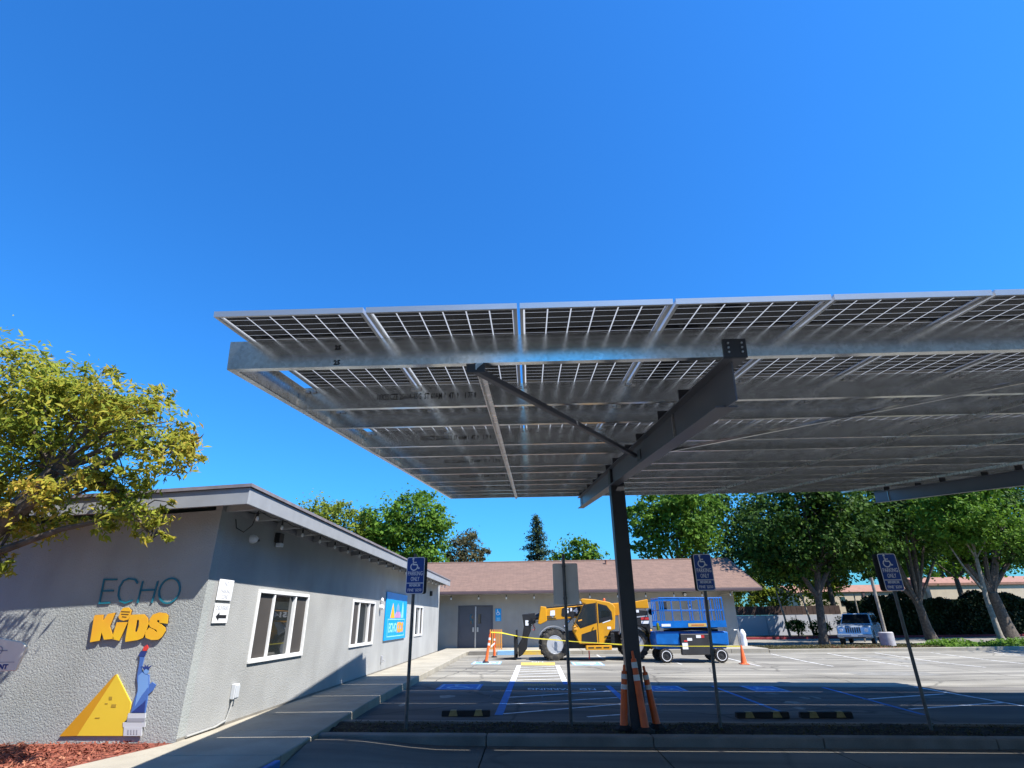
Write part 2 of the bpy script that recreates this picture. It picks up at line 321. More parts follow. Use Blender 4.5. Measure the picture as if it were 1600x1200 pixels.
class MB:
    def __init__(s): s.v = []; s.f = []
    def add(s, vs, fs):
        o = len(s.v); s.v += [tuple(p) for p in vs]; s.f += [tuple(i + o for i in f) for f in fs]; return s
    def box(s, x0, x1, y0, y1, z0, z1):
        return s.add([(x0, y0, z0), (x1, y0, z0), (x1, y1, z0), (x0, y1, z0), (x0, y0, z1), (x1, y0, z1), (x1, y1, z1), (x0, y1, z1)],
                     [(3, 2, 1, 0), (4, 5, 6, 7), (0, 1, 5, 4), (1, 2, 6, 5), (2, 3, 7, 6), (3, 0, 4, 7)])
    def cbox(s, c, d, m=None):
        vs = []
        for dz in (-1, 1):
            for dx, dy in ((-1, -1), (1, -1), (1, 1), (-1, 1)):
                p = Vector((dx * d[0] / 2, dy * d[1] / 2, dz * d[2] / 2))
                if m is not None: p = m @ p
                vs.append(p + Vector(c))
        return s.add(vs, [(3, 2, 1, 0), (4, 5, 6, 7), (0, 1, 5, 4), (1, 2, 6, 5), (2, 3, 7, 6), (3, 0, 4, 7)])
    def prism(s, pts, fn, d0, d1):
        """extrude a 2D outline; fn(u, v, d) gives the 3D point"""
        n = len(pts)
        a = [fn(u, v, d0) for u, v in pts] + [fn(u, v, d1) for u, v in pts]
        fs = [tuple(range(n)), tuple(range(2 * n - 1, n - 1, -1))]
        fs += [(i, i + n, (i + 1) % n + n, (i + 1) % n) for i in range(n)]
        return s.add(a, fs)
    def xz(s, pts, y0, y1): return s.prism(pts, lambda u, v, d: (u, d, v), y0, y1)
    def yz(s, pts, x0, x1): return s.prism(pts, lambda u, v, d: (d, u, v), x0, x1)
    def xy(s, pts, z0, z1): return s.prism(pts, lambda u, v, d: (u, v, d), z0, z1)
    def tube(s, pts, rs, n=8, caps=True):
        pts = [Vector(p) for p in pts]
        if not hasattr(rs, '__len__'): rs = [rs] * len(pts)
        o = len(s.v); up = None
        for i, p in enumerate(pts):
            d = (pts[min(i + 1, len(pts) - 1)] - pts[max(i - 1, 0)])
            d = d.normalized() if d.length > 1e-9 else Vector((0, 0, 1))
            if up is None: up = Vector((0, 0, 1)) if abs(d.z) < 0.9 else Vector((1, 0, 0))
            a = d.cross(up)
            if a.length < 1e-6: a = d.cross(Vector((0, 1, 0)))
            a.normalize(); b2 = a.cross(d).normalized(); up = b2
            for k in range(n):
                an = 2 * PI * k / n
                s.v.append(tuple(p + a * math.cos(an) * rs[i] + b2 * math.sin(an) * rs[i]))
        for i in range(len(pts) - 1):
            for k in range(n):
                s.f.append((o + i * n + k, o + i * n + (k + 1) % n, o + (i + 1) * n + (k + 1) % n, o + (i + 1) * n + k))
        if caps:
            s.f.append(tuple(o + k for k in range(n))[::-1]); e = o + (len(pts) - 1) * n
            s.f.append(tuple(e + k for k in range(n)))
        return s
    def bar(s, p0, p1, w, h, up=(0, 0, 1)):
        p0, p1 = Vector(p0), Vector(p1); d = (p1 - p0).normalized()
        if abs(d.dot(Vector(up))) > 0.98: up = (0, 1, 0)
        a = d.cross(Vector(up)).normalized(); b2 = a.cross(d)
        vs = [p + a * sa * w / 2 + b2 * sb * h / 2 for p in (p0, p1) for sa, sb in ((-1, -1), (1, -1), (1, 1), (-1, 1))]
        return s.add(vs, [(0, 1, 2, 3), (7, 6, 5, 4), (0, 4, 5, 1), (1, 5, 6, 2), (2, 6, 7, 3), (3, 7, 4, 0)])
    def lathe(s, prof, c, axis='z', n=16, caps=True):
        """prof: list of (r, h) along the axis"""
        o = len(s.v)
        for r, h in prof:
            for k in range(n):
                a = 2 * PI * k / n; x, y = r * math.cos(a), r * math.sin(a)
                p = {'z': (x, y, h), 'y': (x, h, y), 'x': (h, x, y)}[axis]
                s.v.append((p[0] + c[0], p[1] + c[1], p[2] + c[2]))
        for i in range(len(prof) - 1):
            for k in range(n):
                s.f.append((o + i * n + k, o + i * n + (k + 1) % n, o + (i + 1) * n + (k + 1) % n, o + (i + 1) * n + k))
        if caps:
            s.f.append(tuple(o + k for k in range(n))[::-1]); e = o + (len(prof) - 1) * n
            s.f.append(tuple(e + k for k in range(n)))
        return s
    def sheet(s, quad, off, step=0.6, base=None):
        """4 corners (x, y) counter-clockwise -> grid following the ground"""
        a, b2, c, d = [Vector(p) for p in quad]
        nu = max(1, int(max((b2 - a).length, (c - d).length) / step)); nv = max(1, int(max((d - a).length, (c - b2).length) / step))
        o = len(s.v)
        for j in range(nv + 1):
            for i in range(nu + 1):
                u, v = i / nu, j / nv
                p = a.lerp(b2, u).lerp(d.lerp(c, u), v)
                z = (base(p.x, p.y) if base else gz(p.x, p.y)) + off
                s.v.append((p.x, p.y, z))
        for j in range(nv):
            for i in range(nu):
                q = o + j * (nu + 1) + i
                s.f.append((q, q + 1, q + nu + 2, q + nu + 1))
        return s
    def mesh(s, name, off=None):
        me = bpy.data.meshes.new(name)
        v = s.v if off is None else [(p[0] - off[0], p[1] - off[1], p[2] - off[2]) for p in s.v]
        me.from_pydata(v, [], s.f); me.update()
        return me
    def build(s, name, mat, parent=None, smooth=False, bevel=0.0, fix=True, segs=1):
        off = None
        if parent is not None:
            wl = parent.location.copy(); q = parent.parent
            while q is not None: wl = wl + q.location; q = q.parent
            off = wl
        me = s.mesh(name, off)
        if fix:
            bm = bmesh.new(); bm.from_mesh(me); bmesh.ops.recalc_face_normals(bm, faces=bm.faces); bm.to_mesh(me); bm.free()
        if smooth:
            me.polygons.foreach_set('use_smooth', [True] * len(me.polygons))
            try: me.set_sharp_from_angle(angle=R(40))
            except Exception: pass
        o = bpy.data.objects.new(name, me); COL.objects.link(o)
        me.materials.append(MATS[mat])
        if parent is not None: o.parent = parent
        if bevel:
            md = o.modifiers.new('bevel', 'BEVEL'); md.width = bevel; md.segments = segs; md.limit_method = 'ANGLE'; md.angle_limit = R(40)
        return o

def tag(o, label=None, cat=None, group=None, kind=None):
    if label: o['label'] = label
    if cat: o['category'] = cat
    if group: o['group'] = group
    if kind: o['kind'] = kind
    return o
def thing(name, label, cat, loc=(0, 0, 0), rotz=0.0, group=None):
    o = bpy.data.objects.new(name, None); COL.objects.link(o)
    o.location = loc; o.rotation_euler = (0, 0, rotz); o.empty_display_size = 0.2
    return tag(o, label, cat, group)
def struct(mb, name, mat, **k):
    return tag(mb.build(name, mat, **k), kind='structure')
def copy_tree(o, parent=None, rename=None):
    c = o.copy(); COL.objects.link(c); c.parent = parent
    for ch in list(o.children): copy_tree(ch, c)
    return c

def text_mb(s, size, fn, depth=0.004, align='CENTER', width=None, bold=0.0, sx=1.0, res=2):
    """text laid out in 2D, then fn(u, v, d) places it"""
    cu = bpy.data.curves.new('t', 'FONT'); cu.body = s; cu.size = size; cu.align_x = align; cu.align_y = 'CENTER'
    cu.resolution_u = res; cu.offset = bold; cu.fill_mode = 'FRONT'
    ob = bpy.data.objects.new('t', cu); COL.objects.link(ob)
    dg = bpy.context.evaluated_depsgraph_get(); me = bpy.data.meshes.new_from_object(ob.evaluated_get(dg))
    vs = [v.co.copy() for v in me.vertices]; fs = [tuple(p.vertices) for p in me.polygons]
    es = {}
    for f in fs:
        for i in range(len(f)):
            a, b2 = f[i], f[(i + 1) % len(f)]
            es[(a, b2)] = 1
    bound = [(a, b2) for (a, b2) in es if (b2, a) not in es]
    bpy.data.objects.remove(ob); bpy.data.curves.remove(cu); bpy.data.meshes.remove(me)
    if width:
        w = max(v.x for v in vs) - min(v.x for v in vs); sx = width / w if w else 1
    n = len(vs); mb = MB()
    mb.add([fn(v.x * sx, v.y, depth) for v in vs] + [fn(v.x * sx, v.y, 0) for v in vs],
           fs + [tuple(i + n for i in f)[::-1] for f in fs] + [(b2, a, a + n, b2 + n) for a, b2 in bound])
    return mb

def arc(cx, cy, r, a0, a1, n):
    return [(cx + r * math.cos(R(a0 + (a1 - a0) * i / n)), cy + r * math.sin(R(a0 + (a1 - a0) * i / n))) for i in range(n + 1)]
def stroke(mb, pts, w, fn, d0, d1, closed=False):
    """a flat ribbon of width w along a 2D polyline, extruded"""
    P = [Vector(p) for p in pts]; L = []; Rr = []
    for i, p in enumerate(P):
        a = P[i - 1] if i > 0 else (P[-2] if closed else None); b2 = P[i + 1] if i < len(P) - 1 else (P[1] if closed else None)
        d = Vector((0, 0))
        if a is not None: d += (p - a).normalized()
        if b2 is not None: d += (b2 - p).normalized()
        d.normalize(); nrm = Vector((-d.y, d.x))
        k = 1.0
        if a is not None and b2 is not None:
            k = 1.0 / max(0.5, abs(nrm.dot(Vector((-(p - a).normalized().y, (p - a).normalized().x)))))
        L.append(p + nrm * w / 2 * k); Rr.append(p - nrm * w / 2 * k)
    for i in range(len(P) - 1):
        q = [L[i], L[i + 1], Rr[i + 1], Rr[i]]
        mb.add([fn(u.x, u.y, d0) for u in q] + [fn(u.x, u.y, d1) for u in q],
               [(0, 1, 2, 3), (7, 6, 5, 4), (0, 4, 5, 1), (1, 5, 6, 2), (2, 6, 7, 3), (3, 7, 4, 0)])
    return mb
def isa(mb, s, fn, d0, d1):
    """wheelchair symbol inside a square of side s, centred"""
    k = s / 100.0
    f = lambda u, v, d: fn(u * k, v * k, d)
    mb.prism(arc(-14, 40, 8.5, 0, 330, 10), f, d0, d1)
    stroke(mb, [(-14, 30), (-10, -2), (16, -2), (27, -30), (38, -27)], 9, f, d0, d1)
    stroke(mb, [(-12, 14), (12, 14)], 7.5, f, d0, d1)
    stroke(mb, arc(-6, -18, 25, 118, 350, 14), 8, f, d0, d1)
    return mb
ART = {'ECHO':{'E':[[(-6.296,2.28),(-6.501,2.283),(-6.475,1.946),(-6.313,1.953)],[(-6.49,2.119),(-6.305,2.121)]],'C':[[(-5.962,2.22),(-6.017,2.276),(-6.125,2.291),(-6.196,2.26),(-6.231,2.174),(-6.217,2.056),(-6.165,1.975),(-6.078,1.945),(-5.979,1.981)]],'H':[[(-5.891,2.251),(-5.892,1.94)],[(-5.658,2.248),(-5.673,1.942)],[(-5.891,2.119),(-5.671,2.125)]],'O':[[(-5.288,2.107),(-5.294,2.052),(-5.314,2.004),(-5.347,1.966),(-5.389,1.942),(-5.437,1.934),(-5.486,1.943),(-5.531,1.969),(-5.568,2.007),(-5.593,2.057),(-5.603,2.111),(-5.599,2.165),(-5.579,2.215),(-5.546,2.254),(-5.503,2.278),(-5.455,2.286),(-5.405,2.277),(-5.36,2.251),(-5.323,2.211),(-5.298,2.161),(-5.288,2.107)]]},'KIDS':{'K':[(-6.483,1.763),(-6.471,1.786),(-6.35,1.789),(-6.332,1.704),(-6.281,1.799),(-6.176,1.814),(-6.206,1.625),(-6.096,1.461),(-6.241,1.45),(-6.307,1.553),(-6.307,1.438),(-6.439,1.418)],'i':[(-6.116,1.682),(-5.953,1.684),(-5.981,1.562),(-6.01,1.433),(-6.114,1.457),(-6.125,1.529)],'D':[(-5.941,1.782),(-5.735,1.788),(-5.662,1.731),(-5.632,1.652),(-5.646,1.541),(-5.669,1.465),(-5.738,1.44),(-5.922,1.417),(-5.943,1.699)],'Din':[(-5.82,1.711),(-5.786,1.71),(-5.769,1.628),(-5.777,1.551),(-5.81,1.547)],'S':[(-5.349,1.653),(-5.477,1.668),(-5.475,1.698),(-5.511,1.707),(-5.514,1.681),(-5.438,1.646),(-5.37,1.602),(-5.353,1.555),(-5.387,1.478),(-5.434,1.441),(-5.533,1.438),(-5.627,1.469),(-5.654,1.537),(-5.61,1.605),(-5.536,1.578),(-5.489,1.543),(-5.477,1.552),(-5.496,1.573),(-5.592,1.609),(-5.627,1.652),(-5.63,1.722),(-5.598,1.782),(-5.508,1.809),(-5.408,1.797),(-5.363,1.762)],'dot':[(-6.112,1.754),(-6.098,1.841),(-6.07,1.88),(-5.993,1.884),(-5.937,1.839),(-5.937,1.786),(-5.952,1.717),(-6.02,1.7),(-6.083,1.718)],'stripes':[[(-6.09,1.828),(-5.954,1.82)],[(-6.077,1.793),(-5.964,1.785)],[(-6.055,1.757),(-5.986,1.75)]]},'PYR':{'front':[(-6.276,0.255),(-5.932,0.998),(-5.63,0.645),(-5.621,0.563),(-5.641,0.437),(-5.672,0.403),(-5.623,0.25)],'side':[(-6.524,0.251),(-5.956,0.995),(-5.932,0.998),(-6.276,0.255)],'marks':[[(-5.961,0.724),(-5.913,0.723),(-5.906,0.682),(-5.953,0.682)],[(-5.897,0.629),(-5.828,0.629),(-5.827,0.59),(-5.897,0.591)],[(-5.997,0.643),(-5.955,0.643),(-5.955,0.631),(-5.996,0.631)],[(-6.085,0.472),(-6.017,0.472),(-6.019,0.458),(-6.087,0.459)]]},'STAT':{'robe':[(-5.597,0.523),(-5.595,0.668),(-5.571,0.809),(-5.628,0.941),(-5.636,1.026),(-5.648,1.173),(-5.671,1.272),(-5.6,1.284),(-5.591,1.197),(-5.593,1.098),(-5.589,1.031),(-5.547,1.015),(-5.462,0.988),(-5.437,0.903),(-5.42,0.784),(-5.406,0.678),(-5.395,0.521)],'light':[(-5.616,0.977),(-5.572,1.019),(-5.467,0.976),(-5.43,0.831),(-5.497,0.737),(-5.562,0.598),(-5.572,0.785)],'fold':[(-5.559,0.586),(-5.494,0.725),(-5.439,0.831),(-5.421,0.737),(-5.469,0.632),(-5.579,0.534)],'darkb':[(-5.594,0.525),(-5.468,0.626),(-5.427,0.678),(-5.406,0.523)],'head':[(-5.475,1.039),(-5.475,1.018),(-5.485,1.003),(-5.503,0.998),(-5.524,1.003),(-5.543,1.019),(-5.553,1.039),(-5.554,1.06),(-5.543,1.075),(-5.525,1.081),(-5.504,1.075),(-5.486,1.059)],'crown':[(-5.559,1.059),(-5.602,1.105),(-5.552,1.088),(-5.56,1.132),(-5.524,1.092),(-5.506,1.124),(-5.498,1.085),(-5.443,1.115),(-5.476,1.063),(-5.478,1.048),(-5.52,1.071),(-5.549,1.044)],'tablet':[(-5.431,0.867),(-5.394,0.897),(-5.329,0.86),(-5.354,0.795),(-5.409,0.742),(-5.431,0.784)],'torch':[(-5.684,1.229),(-5.665,1.291),(-5.566,1.29),(-5.577,1.252),(-5.583,1.221)],'flame':[(-5.638,1.297),(-5.637,1.347),(-5.589,1.377),(-5.563,1.333),(-5.582,1.296)],'ped':[[(-5.636,0.517),(-5.384,0.515),(-5.373,0.458),(-5.627,0.46)],[(-5.629,0.46),(-5.378,0.458),(-5.369,0.412),(-5.621,0.414)],[(-5.674,0.409),(-5.355,0.406),(-5.35,0.35),(-5.658,0.352)],[(-5.644,0.352),(-5.388,0.35),(-5.368,0.249),(-5.623,0.25)]],'slots':[[(-5.582,0.323),(-5.563,0.323),(-5.551,0.267),(-5.569,0.267)],[(-5.542,0.323),(-5.523,0.323),(-5.51,0.266),(-5.529,0.266)],[(-5.501,0.322),(-5.483,0.322),(-5.47,0.266),(-5.489,0.266)],[(-5.461,0.322),(-5.442,0.322),(-5.43,0.266),(-5.448,0.266)]]}}

# ================================================================== SETTING
def axis(lo, hi, step, far): return [-f for f in far][::-1] + [lo + i * step for i in range(int((hi - lo) / step) + 1)] + far
xs = [-900, -300, -100, -50, -30, -20] + [-14 + i for i in range(0, 60)] + [60, 100, 300, 900]
ys = [-900, -300, -100, -40, -20] + [-10 + i for i in range(0, 72)] + [80, 120, 300, 900]
g = MB(); nx = len(xs)
for y in ys:
    for x in xs: g.v.append((x, y, gz(x, y) - 0.03))
for j in range(len(ys) - 1):
    for i in range(nx - 1): g.f.append((j * nx + i, j * nx + i + 1, (j + 1) * nx + i + 1, (j + 1) * nx + i))
struct(g, 'ground', 'dirt')

LOT0, LOT1 = 10.65, 30.5
lot = struct(MB().sheet([(-3.3, LOT0), (44, LOT0), (44, LOT1), (-3.3, LOT1)], 0.0), 'parking_lot', 'asphalt')
struct(MB().sheet([(11.9, 34.6), (70, 34.6), (70, 47.2), (11.9, 47.2)], -0.012), 'far_driveway', 'asphalt')

# darker asphalt sheet over the bays, its colour deepening the canopy shade
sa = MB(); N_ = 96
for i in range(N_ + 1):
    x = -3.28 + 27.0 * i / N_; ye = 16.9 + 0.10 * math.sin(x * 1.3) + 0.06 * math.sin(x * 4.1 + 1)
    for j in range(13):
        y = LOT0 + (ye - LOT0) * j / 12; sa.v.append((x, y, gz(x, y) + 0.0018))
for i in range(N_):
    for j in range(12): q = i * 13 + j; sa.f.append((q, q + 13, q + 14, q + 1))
sa.build('shade_toned_bays', 'shade_toned_asphalt', lot, fix=False)
# painted markings (parts of the lot, 4 mm above it)
def mark(name, mat, mb): return mb.build(name, mat, lot, fix=False)
def gline(p0, p1, w, off=0.005):
    a, b2 = Vector(p0), Vector(p1); d = (b2 - a).normalized(); nrm = Vector((-d.y, d.x)) * w / 2
    return MB().sheet([a - nrm, b2 - nrm, b2 + nrm, a + nrm], off, step=0.5)
def ground_fn(x0, y0, rot, off):
    c, s_ = math.cos(rot), math.sin(rot)
    def f(u, v, d):
        x, y = x0 + u * c - v * s_, y0 + u * s_ + v * c
        return (x, y, gz(x, y) + off + d)
    return f
mark('painted_line', 'paint_blue', gline((-0.66, 11.9), (-0.59, 18.0), 0.16))
mark('painted_line', 'paint_white', gline((-0.58, 18.0), (-0.52, 24.0), 0.16))
mark('painted_line', 'paint_blue', gline((2.02, 12.2), (2.05, 16.9), 0.14))
mark('painted_line', 'paint_blue', gline((0.92, 17.2), (0.93, 18.0), 0.14))
mark('painted_line', 'paint_white', gline((0.93, 18.0), (0.99, 24.0), 0.16))
mark('painted_line', 'paint_blue', gline((4.85, 12.2), (4.87, 16.9), 0.10))
mark('painted_line', 'paint_blue', gline((7.42, 12.2), (7.72, 16.7), 0.10))
mark('painted_line', 'paint_blue', gline((-0.5, 17.55), (0.86, 17.5), 0.10))
mark('painted_line', 'paint_blue', gline((0.99, 17.35), (2.0, 17.3), 0.07))
for a, b2 in (((-0.58, 14.43), (1.95, 15.72)), ((-0.58, 13.3), (1.95, 14.5)), ((-0.58, 12.05), (1.95, 13.47)), ((1.0, 11.75), (1.95, 12.15))):
    mark('hatch_line', 'paint_dull', gline(a, b2, 0.09))
for i in range(6):
    y = 18.3 + i * 0.93
    mark('hatch_line', 'paint_white', gline((-0.48, y), (0.85, y + 0.42), 0.10))
for y in (19.2, 21.0): pass
for x, y0, y1 in ((8.82, 23.8, 29.6), (11.58, 23.8, 29.7), (14.25, 23.5, 29.6), (16.5, 22.7, 29.6), (19.0, 23.2, 29.4), (21.7, 23.2, 29.4), (3.2, 27.2, 30.0), (6.0, 24.6, 29.8)):
    mark('painted_line', 'paint_worn', gline((x, y0), (x, y1), 0.085))
for a, b2 in (((7.49, 14.34), (10.0, 15.4)), ((7.6, 12.9), (10.2, 13.9)), ((10.25, 12.2), (10.25, 16.9))):
    mark('hatch_line', 'paint_dull', gline(a, b2, 0.10))
def isa_square(cx, cy, w, h, mat, rot, symb):
    q = [(cx - w / 2, cy - h / 2), (cx + w / 2, cy - h / 2), (cx + w / 2, cy + h / 2), (cx - w / 2, cy + h / 2)]
    mark('accessible_symbol_square', mat, MB().sheet(q, 0.004, step=0.4))
    f = ground_fn(cx, cy, rot, 0.004)
    mb = isa(MB(), min(w, h) * 0.86, f, 0.002, 0.004)
    for e in ([(-w * .43, -h * .43), (w * .43, -h * .43), (w * .43, h * .43), (-w * .43, h * .43), (-w * .43, -h * .43)],):
        stroke(mb, e, 0.05, ground_fn(cx, cy, 0, 0.004), 0.002, 0.004, True)
    mark('wheelchair_symbol', symb, mb)
isa_square(-1.95, 16.55, 1.15, 1.32, 'paint_blue', 0, 'paint_pale_blue')
isa_square(3.47, 16.35, 0.95, 1.2, 'paint_blue', 0, 'paint_pale_blue')
isa_square(6.05, 16.35, 0.90, 1.25, 'paint_blue', 0, 'paint_pale_blue')
isa_square(-1.88, 25.2, 1.2, 1.45, 'paint_pale_blue', PI, 'paint_white')
isa_square(2.25, 24.9, 1.25, 1.7, 'paint_pale_blue', PI, 'paint_white')
mark('tactile_strip', 'paint_yellow', MB().sheet([(-0.44, 24.0), (0.9, 24.0), (0.95, 25.5), (-0.47, 25.5)], 0.004))
mark('tactile_strip', 'tactile_tan', MB().sheet([(-0.26, 16.85), (0.64, 16.85), (0.66, 17.42), (-0.26, 17.42)], 0.006))
b_ = MB()
for i in range(14):
    for j in range(9):
        x, y = -0.22 + i * 0.064, 16.88 + j * 0.063
        b_.lathe([(0.014, 0.0), (0.009, 0.006)], (x, y, gz(x, y) + 0.006), n=5)
mark('truncated_domes', 'tactile_tan', b_)
for s_, x, w in (('NO', 1.42, 0.42), ('PARKING', 0.43, 1.12)):
    mark('pavement_lettering', 'paint_dull', text_mb(s_, 0.52, ground_fn(x, 16.1, PI, 0.004), depth=0.002, width=w, bold=0.006))
mark('pavement_lettering', 'paint_white', text_mb('NO', 0.5, ground_fn(0.22, 25.75, PI, 0.004), depth=0.002, width=0.5, bold=0.006))
# oil stains and seal patches with a shape of their own
rnd = random.Random(5)
def blob(cx, cy, rx, ry, n=16, off=0.003):
    k = MB(); ph = rnd.random() * 6
    pts = [(cx + rx * (1 + 0.25 * math.sin(3 * a + ph) + 0.12 * rnd.random()) * math.cos(a), cy + ry * (1 + 0.25 * math.sin(2 * a + ph)) * math.sin(a)) for a in [2 * PI * i / n for i in range(n)]]
    k.add([(cx, cy, gz(cx, cy) + off)] + [(x, y, gz(x, y) + off) for x, y in pts], [(0, i + 1, (i + 1) % n + 1) for i in range(n)])
    return k
M('oil_stain', (0.15, 0.14, 0.12), rough=0.8, col2=(0.26, 0.24, 0.20), vs=7, ramp=(0.40, 0.62), fine=0.4)
M('crack_seal', (0.035, 0.034, 0.032), rough=0.6, var=0.2, vs=6)
for i in range(22):
    cx_, cy2 = rnd.choice([(-1.95, 14.0), (3.4, 14.0), (6.1, 14.2), (10.2, 27.5), (12.9, 27.4), (15.4, 27.2), (17.8, 27.0), (4.6, 21.0), (9.0, 20.5), (13.0, 21.0), (-2.0, 21.5)])
    mark('oil_stain', 'oil_stain', blob(cx_ + rnd.uniform(-0.9, 0.9), cy2 + rnd.uniform(-1.3, 1.3), rnd.uniform(0.05, 0.24), rnd.uniform(0.06, 0.30), off=0.0032))
def crack(pts, w=0.018):
    P = []
    for i in range(len(pts) - 1):
        a, b2 = Vector(pts[i]), Vector(pts[i + 1]); k = max(2, int((b2 - a).length / 0.35))
        for j in range(k): P.append(a.lerp(b2, j / k) + Vector((rnd.uniform(-.07, .07), rnd.uniform(-.07, .07))))
    P.append(Vector(pts[-1])); mb = MB()
    for i in range(len(P) - 1):
        mb_ = gline(P[i], P[i + 1], w * rnd.uniform(0.7, 1.4), 0.0036); mb.add(mb_.v, mb_.f)
    return mark('sealed_crack', 'crack_seal', mb)
crack([(-2.9, 17.6), (-2.2, 24.0), (-2.6, 29.5)]); crack([(1.6, 25.5), (3.3, 20.0), (5.2, 18.4)]); crack([(8.0, 19.5), (13.0, 18.6), (21.0, 19.4)], 0.03)
crack([(9.5, 22.2), (12.5, 24.0), (14.0, 23.4), (20.0, 22.6)]); crack([(-1.4, 12.2), (-1.0, 14.5), (-0.7, 17.5)]); crack([(2.4, 12.0), (3.0, 14.2), (2.6, 17.6)]); crack([(5.6, 19.0), (6.6, 23.0), (8.2, 24.0)], 0.015)
crack([(0.3, 14.0), (0.15, 17.0)], 0.03)
M('asphalt_patch', (0.20, 0.19, 0.165), rough=0.92, var=0.15, vs=3, fine=0.5, fs=140, bump=0.4, bs=150, bd=0.004)
for q in ([(10.6, 20.2), (13.2, 20.0), (13.3, 21.3), (10.7, 21.5)], [(-2.9, 26.6), (-1.2, 26.5), (-1.15, 27.9), (-2.85, 28.0)], [(15.2, 24.6), (15.9, 24.6), (15.9, 28.4), (15.2, 28.4)]):
    mark('asphalt_patch', 'asphalt_patch', MB().sheet(q, 0.003))

# planting strip between the drive and the lot
def stripbox(x0, x1, y0, y1, h, step=0.8):
    mb = MB(); n = max(1, int((x1 - x0) / step))
    for i in range(n):
        a, b2 = x0 + (x1 - x0) * i / n, x0 + (x1 - x0) * (i + 1) / n
        o = len(mb.v)
        for x in (a, b2):
            for y in (y0, y1):
                for z in (-0.05, h): mb.v.append((x, y, gz(x, y) + z))
        mb.f += [(o + 1, o + 3, o + 7, o + 5), (o, o + 1, o + 5, o + 4), (o + 2, o + 6, o + 7, o + 3)]
        if i == 0: mb.f.append((o, o + 2, o + 3, o + 1))
        if i == n - 1: mb.f.append((o + 4, o + 5, o + 7, o + 6))
    return mb
bed = MB(); n0, n1 = 100, 10
for j in range(n1 + 1):
    for i in range(n0 + 1):
        x, y = -3.2 + 33.2 * i / n0, 9.42 + 1.09 * j / n1
        edge = 0.5 < j < n1 - 0.5
        bed.v.append((x, y, gz(x, y) + (0.085 + 0.035 * math.sin(x * 3.1 + j) * math.sin(y * 5 + x) if edge else 0.07)))
for j in range(n1):
    for i in range(n0): q = j * (n0 + 1) + i; bed.f.append((q, q + 1, q + n0 + 2, q + n0 + 1))
bedo = struct(bed, 'planting_bed', 'soil', smooth=True)
def kerb_run(name, segs, parent_name, y0, y1, h, mat='kerb_concrete'):
    root = None
    for i, (a, b2) in enumerate(segs):
        mb = stripbox(a + 0.004, b2 - 0.004, y0, y1, h)
        if root is None:
            root = struct(mb, parent_name, mat, bevel=0.02, segs=2)
        else:
            mb.build('kerb_stone', mat, root, bevel=0.02, segs=2)
    return root
kerb_run('k', [(-3.2, -0.69)] + [(-0.69 + 2.4 * i, 1.71 + 2.4 * i) for i in range(12)], 'near_kerb', 9.2, 9.42, 0.125)
kerb_run('k', [(-3.28 + 3.0 * i, -0.28 + 3.0 * i) for i in range(11)], 'bed_kerb', 10.51, 10.65, 0.105)

# near driveway of concrete slabs, with the flush apron beside the side walk
def drive_z(x, y):
    t = min(max((-1.2 - x) / 1.6, 0), 1); t = t * t * (3 - 2 * t)
    return gz(x, y) + 0.13 * t * math.exp(-((y - 8.7) / 0.75) ** 2)
dr = struct(MB().sheet([(-30, -40), (44, -40), (44, 2.0), (-30, 2.0)], -0.006, step=2), 'driveway', 'old_asphalt')
ycuts = [2.0, 5.0, 7.35, 9.2]
xc = [-3.09] + [-0.69 + 2.4 * i for i in range(14)]
for j in range(3):
    for i in range(len(xc) - 1):
        MB().sheet([(xc[i] + 0.008, ycuts[j] + 0.008), (xc[i + 1] - 0.008, ycuts[j] + 0.008), (xc[i + 1] - 0.008, ycuts[j + 1] - 0.008), (xc[i] + 0.008, ycuts[j + 1] - 0.008)], 0.0, step=0.3 if i == 0 else 0.8, base=drive_z).build('pavement_slab', 'drive_concrete', dr, fix=False)

# tan building across the drive, behind the viewpoint (mirrored in the steel and the window glass)
tb_ = thing('tan_building', 'tan stucco building across the drive, behind the viewpoint', 'building', (0, -16, 0))
M('tan_wall', (0.62, 0.56, 0.46), rough=0.9, var=0.08)
for x0, x1, h in ((-40, -2.0, 9.0), (6.0, 42, 8.4)):
    MB().box(x0, x1, -22, -11, -0.1, h).build('wall', 'tan_wall', tb_)
    rt = MB().box(x0 - 0.4, x1 + 0.4, -22.4, -10.5, h, h + 0.35).build('roof', 'gutter', tb_)
    x = x0 + 1.5
    while x < x1 - 2:
        w_ = MB().box(x, x + 1.6, -11.0, -10.96, 1.0, 2.4).build('window', 'glass_dark', tb_); x += 4.2
MB().box(-2.0, 6.0, -22, -21, -0.1, 2.6).build('link_wall', 'tan_wall', tb_)
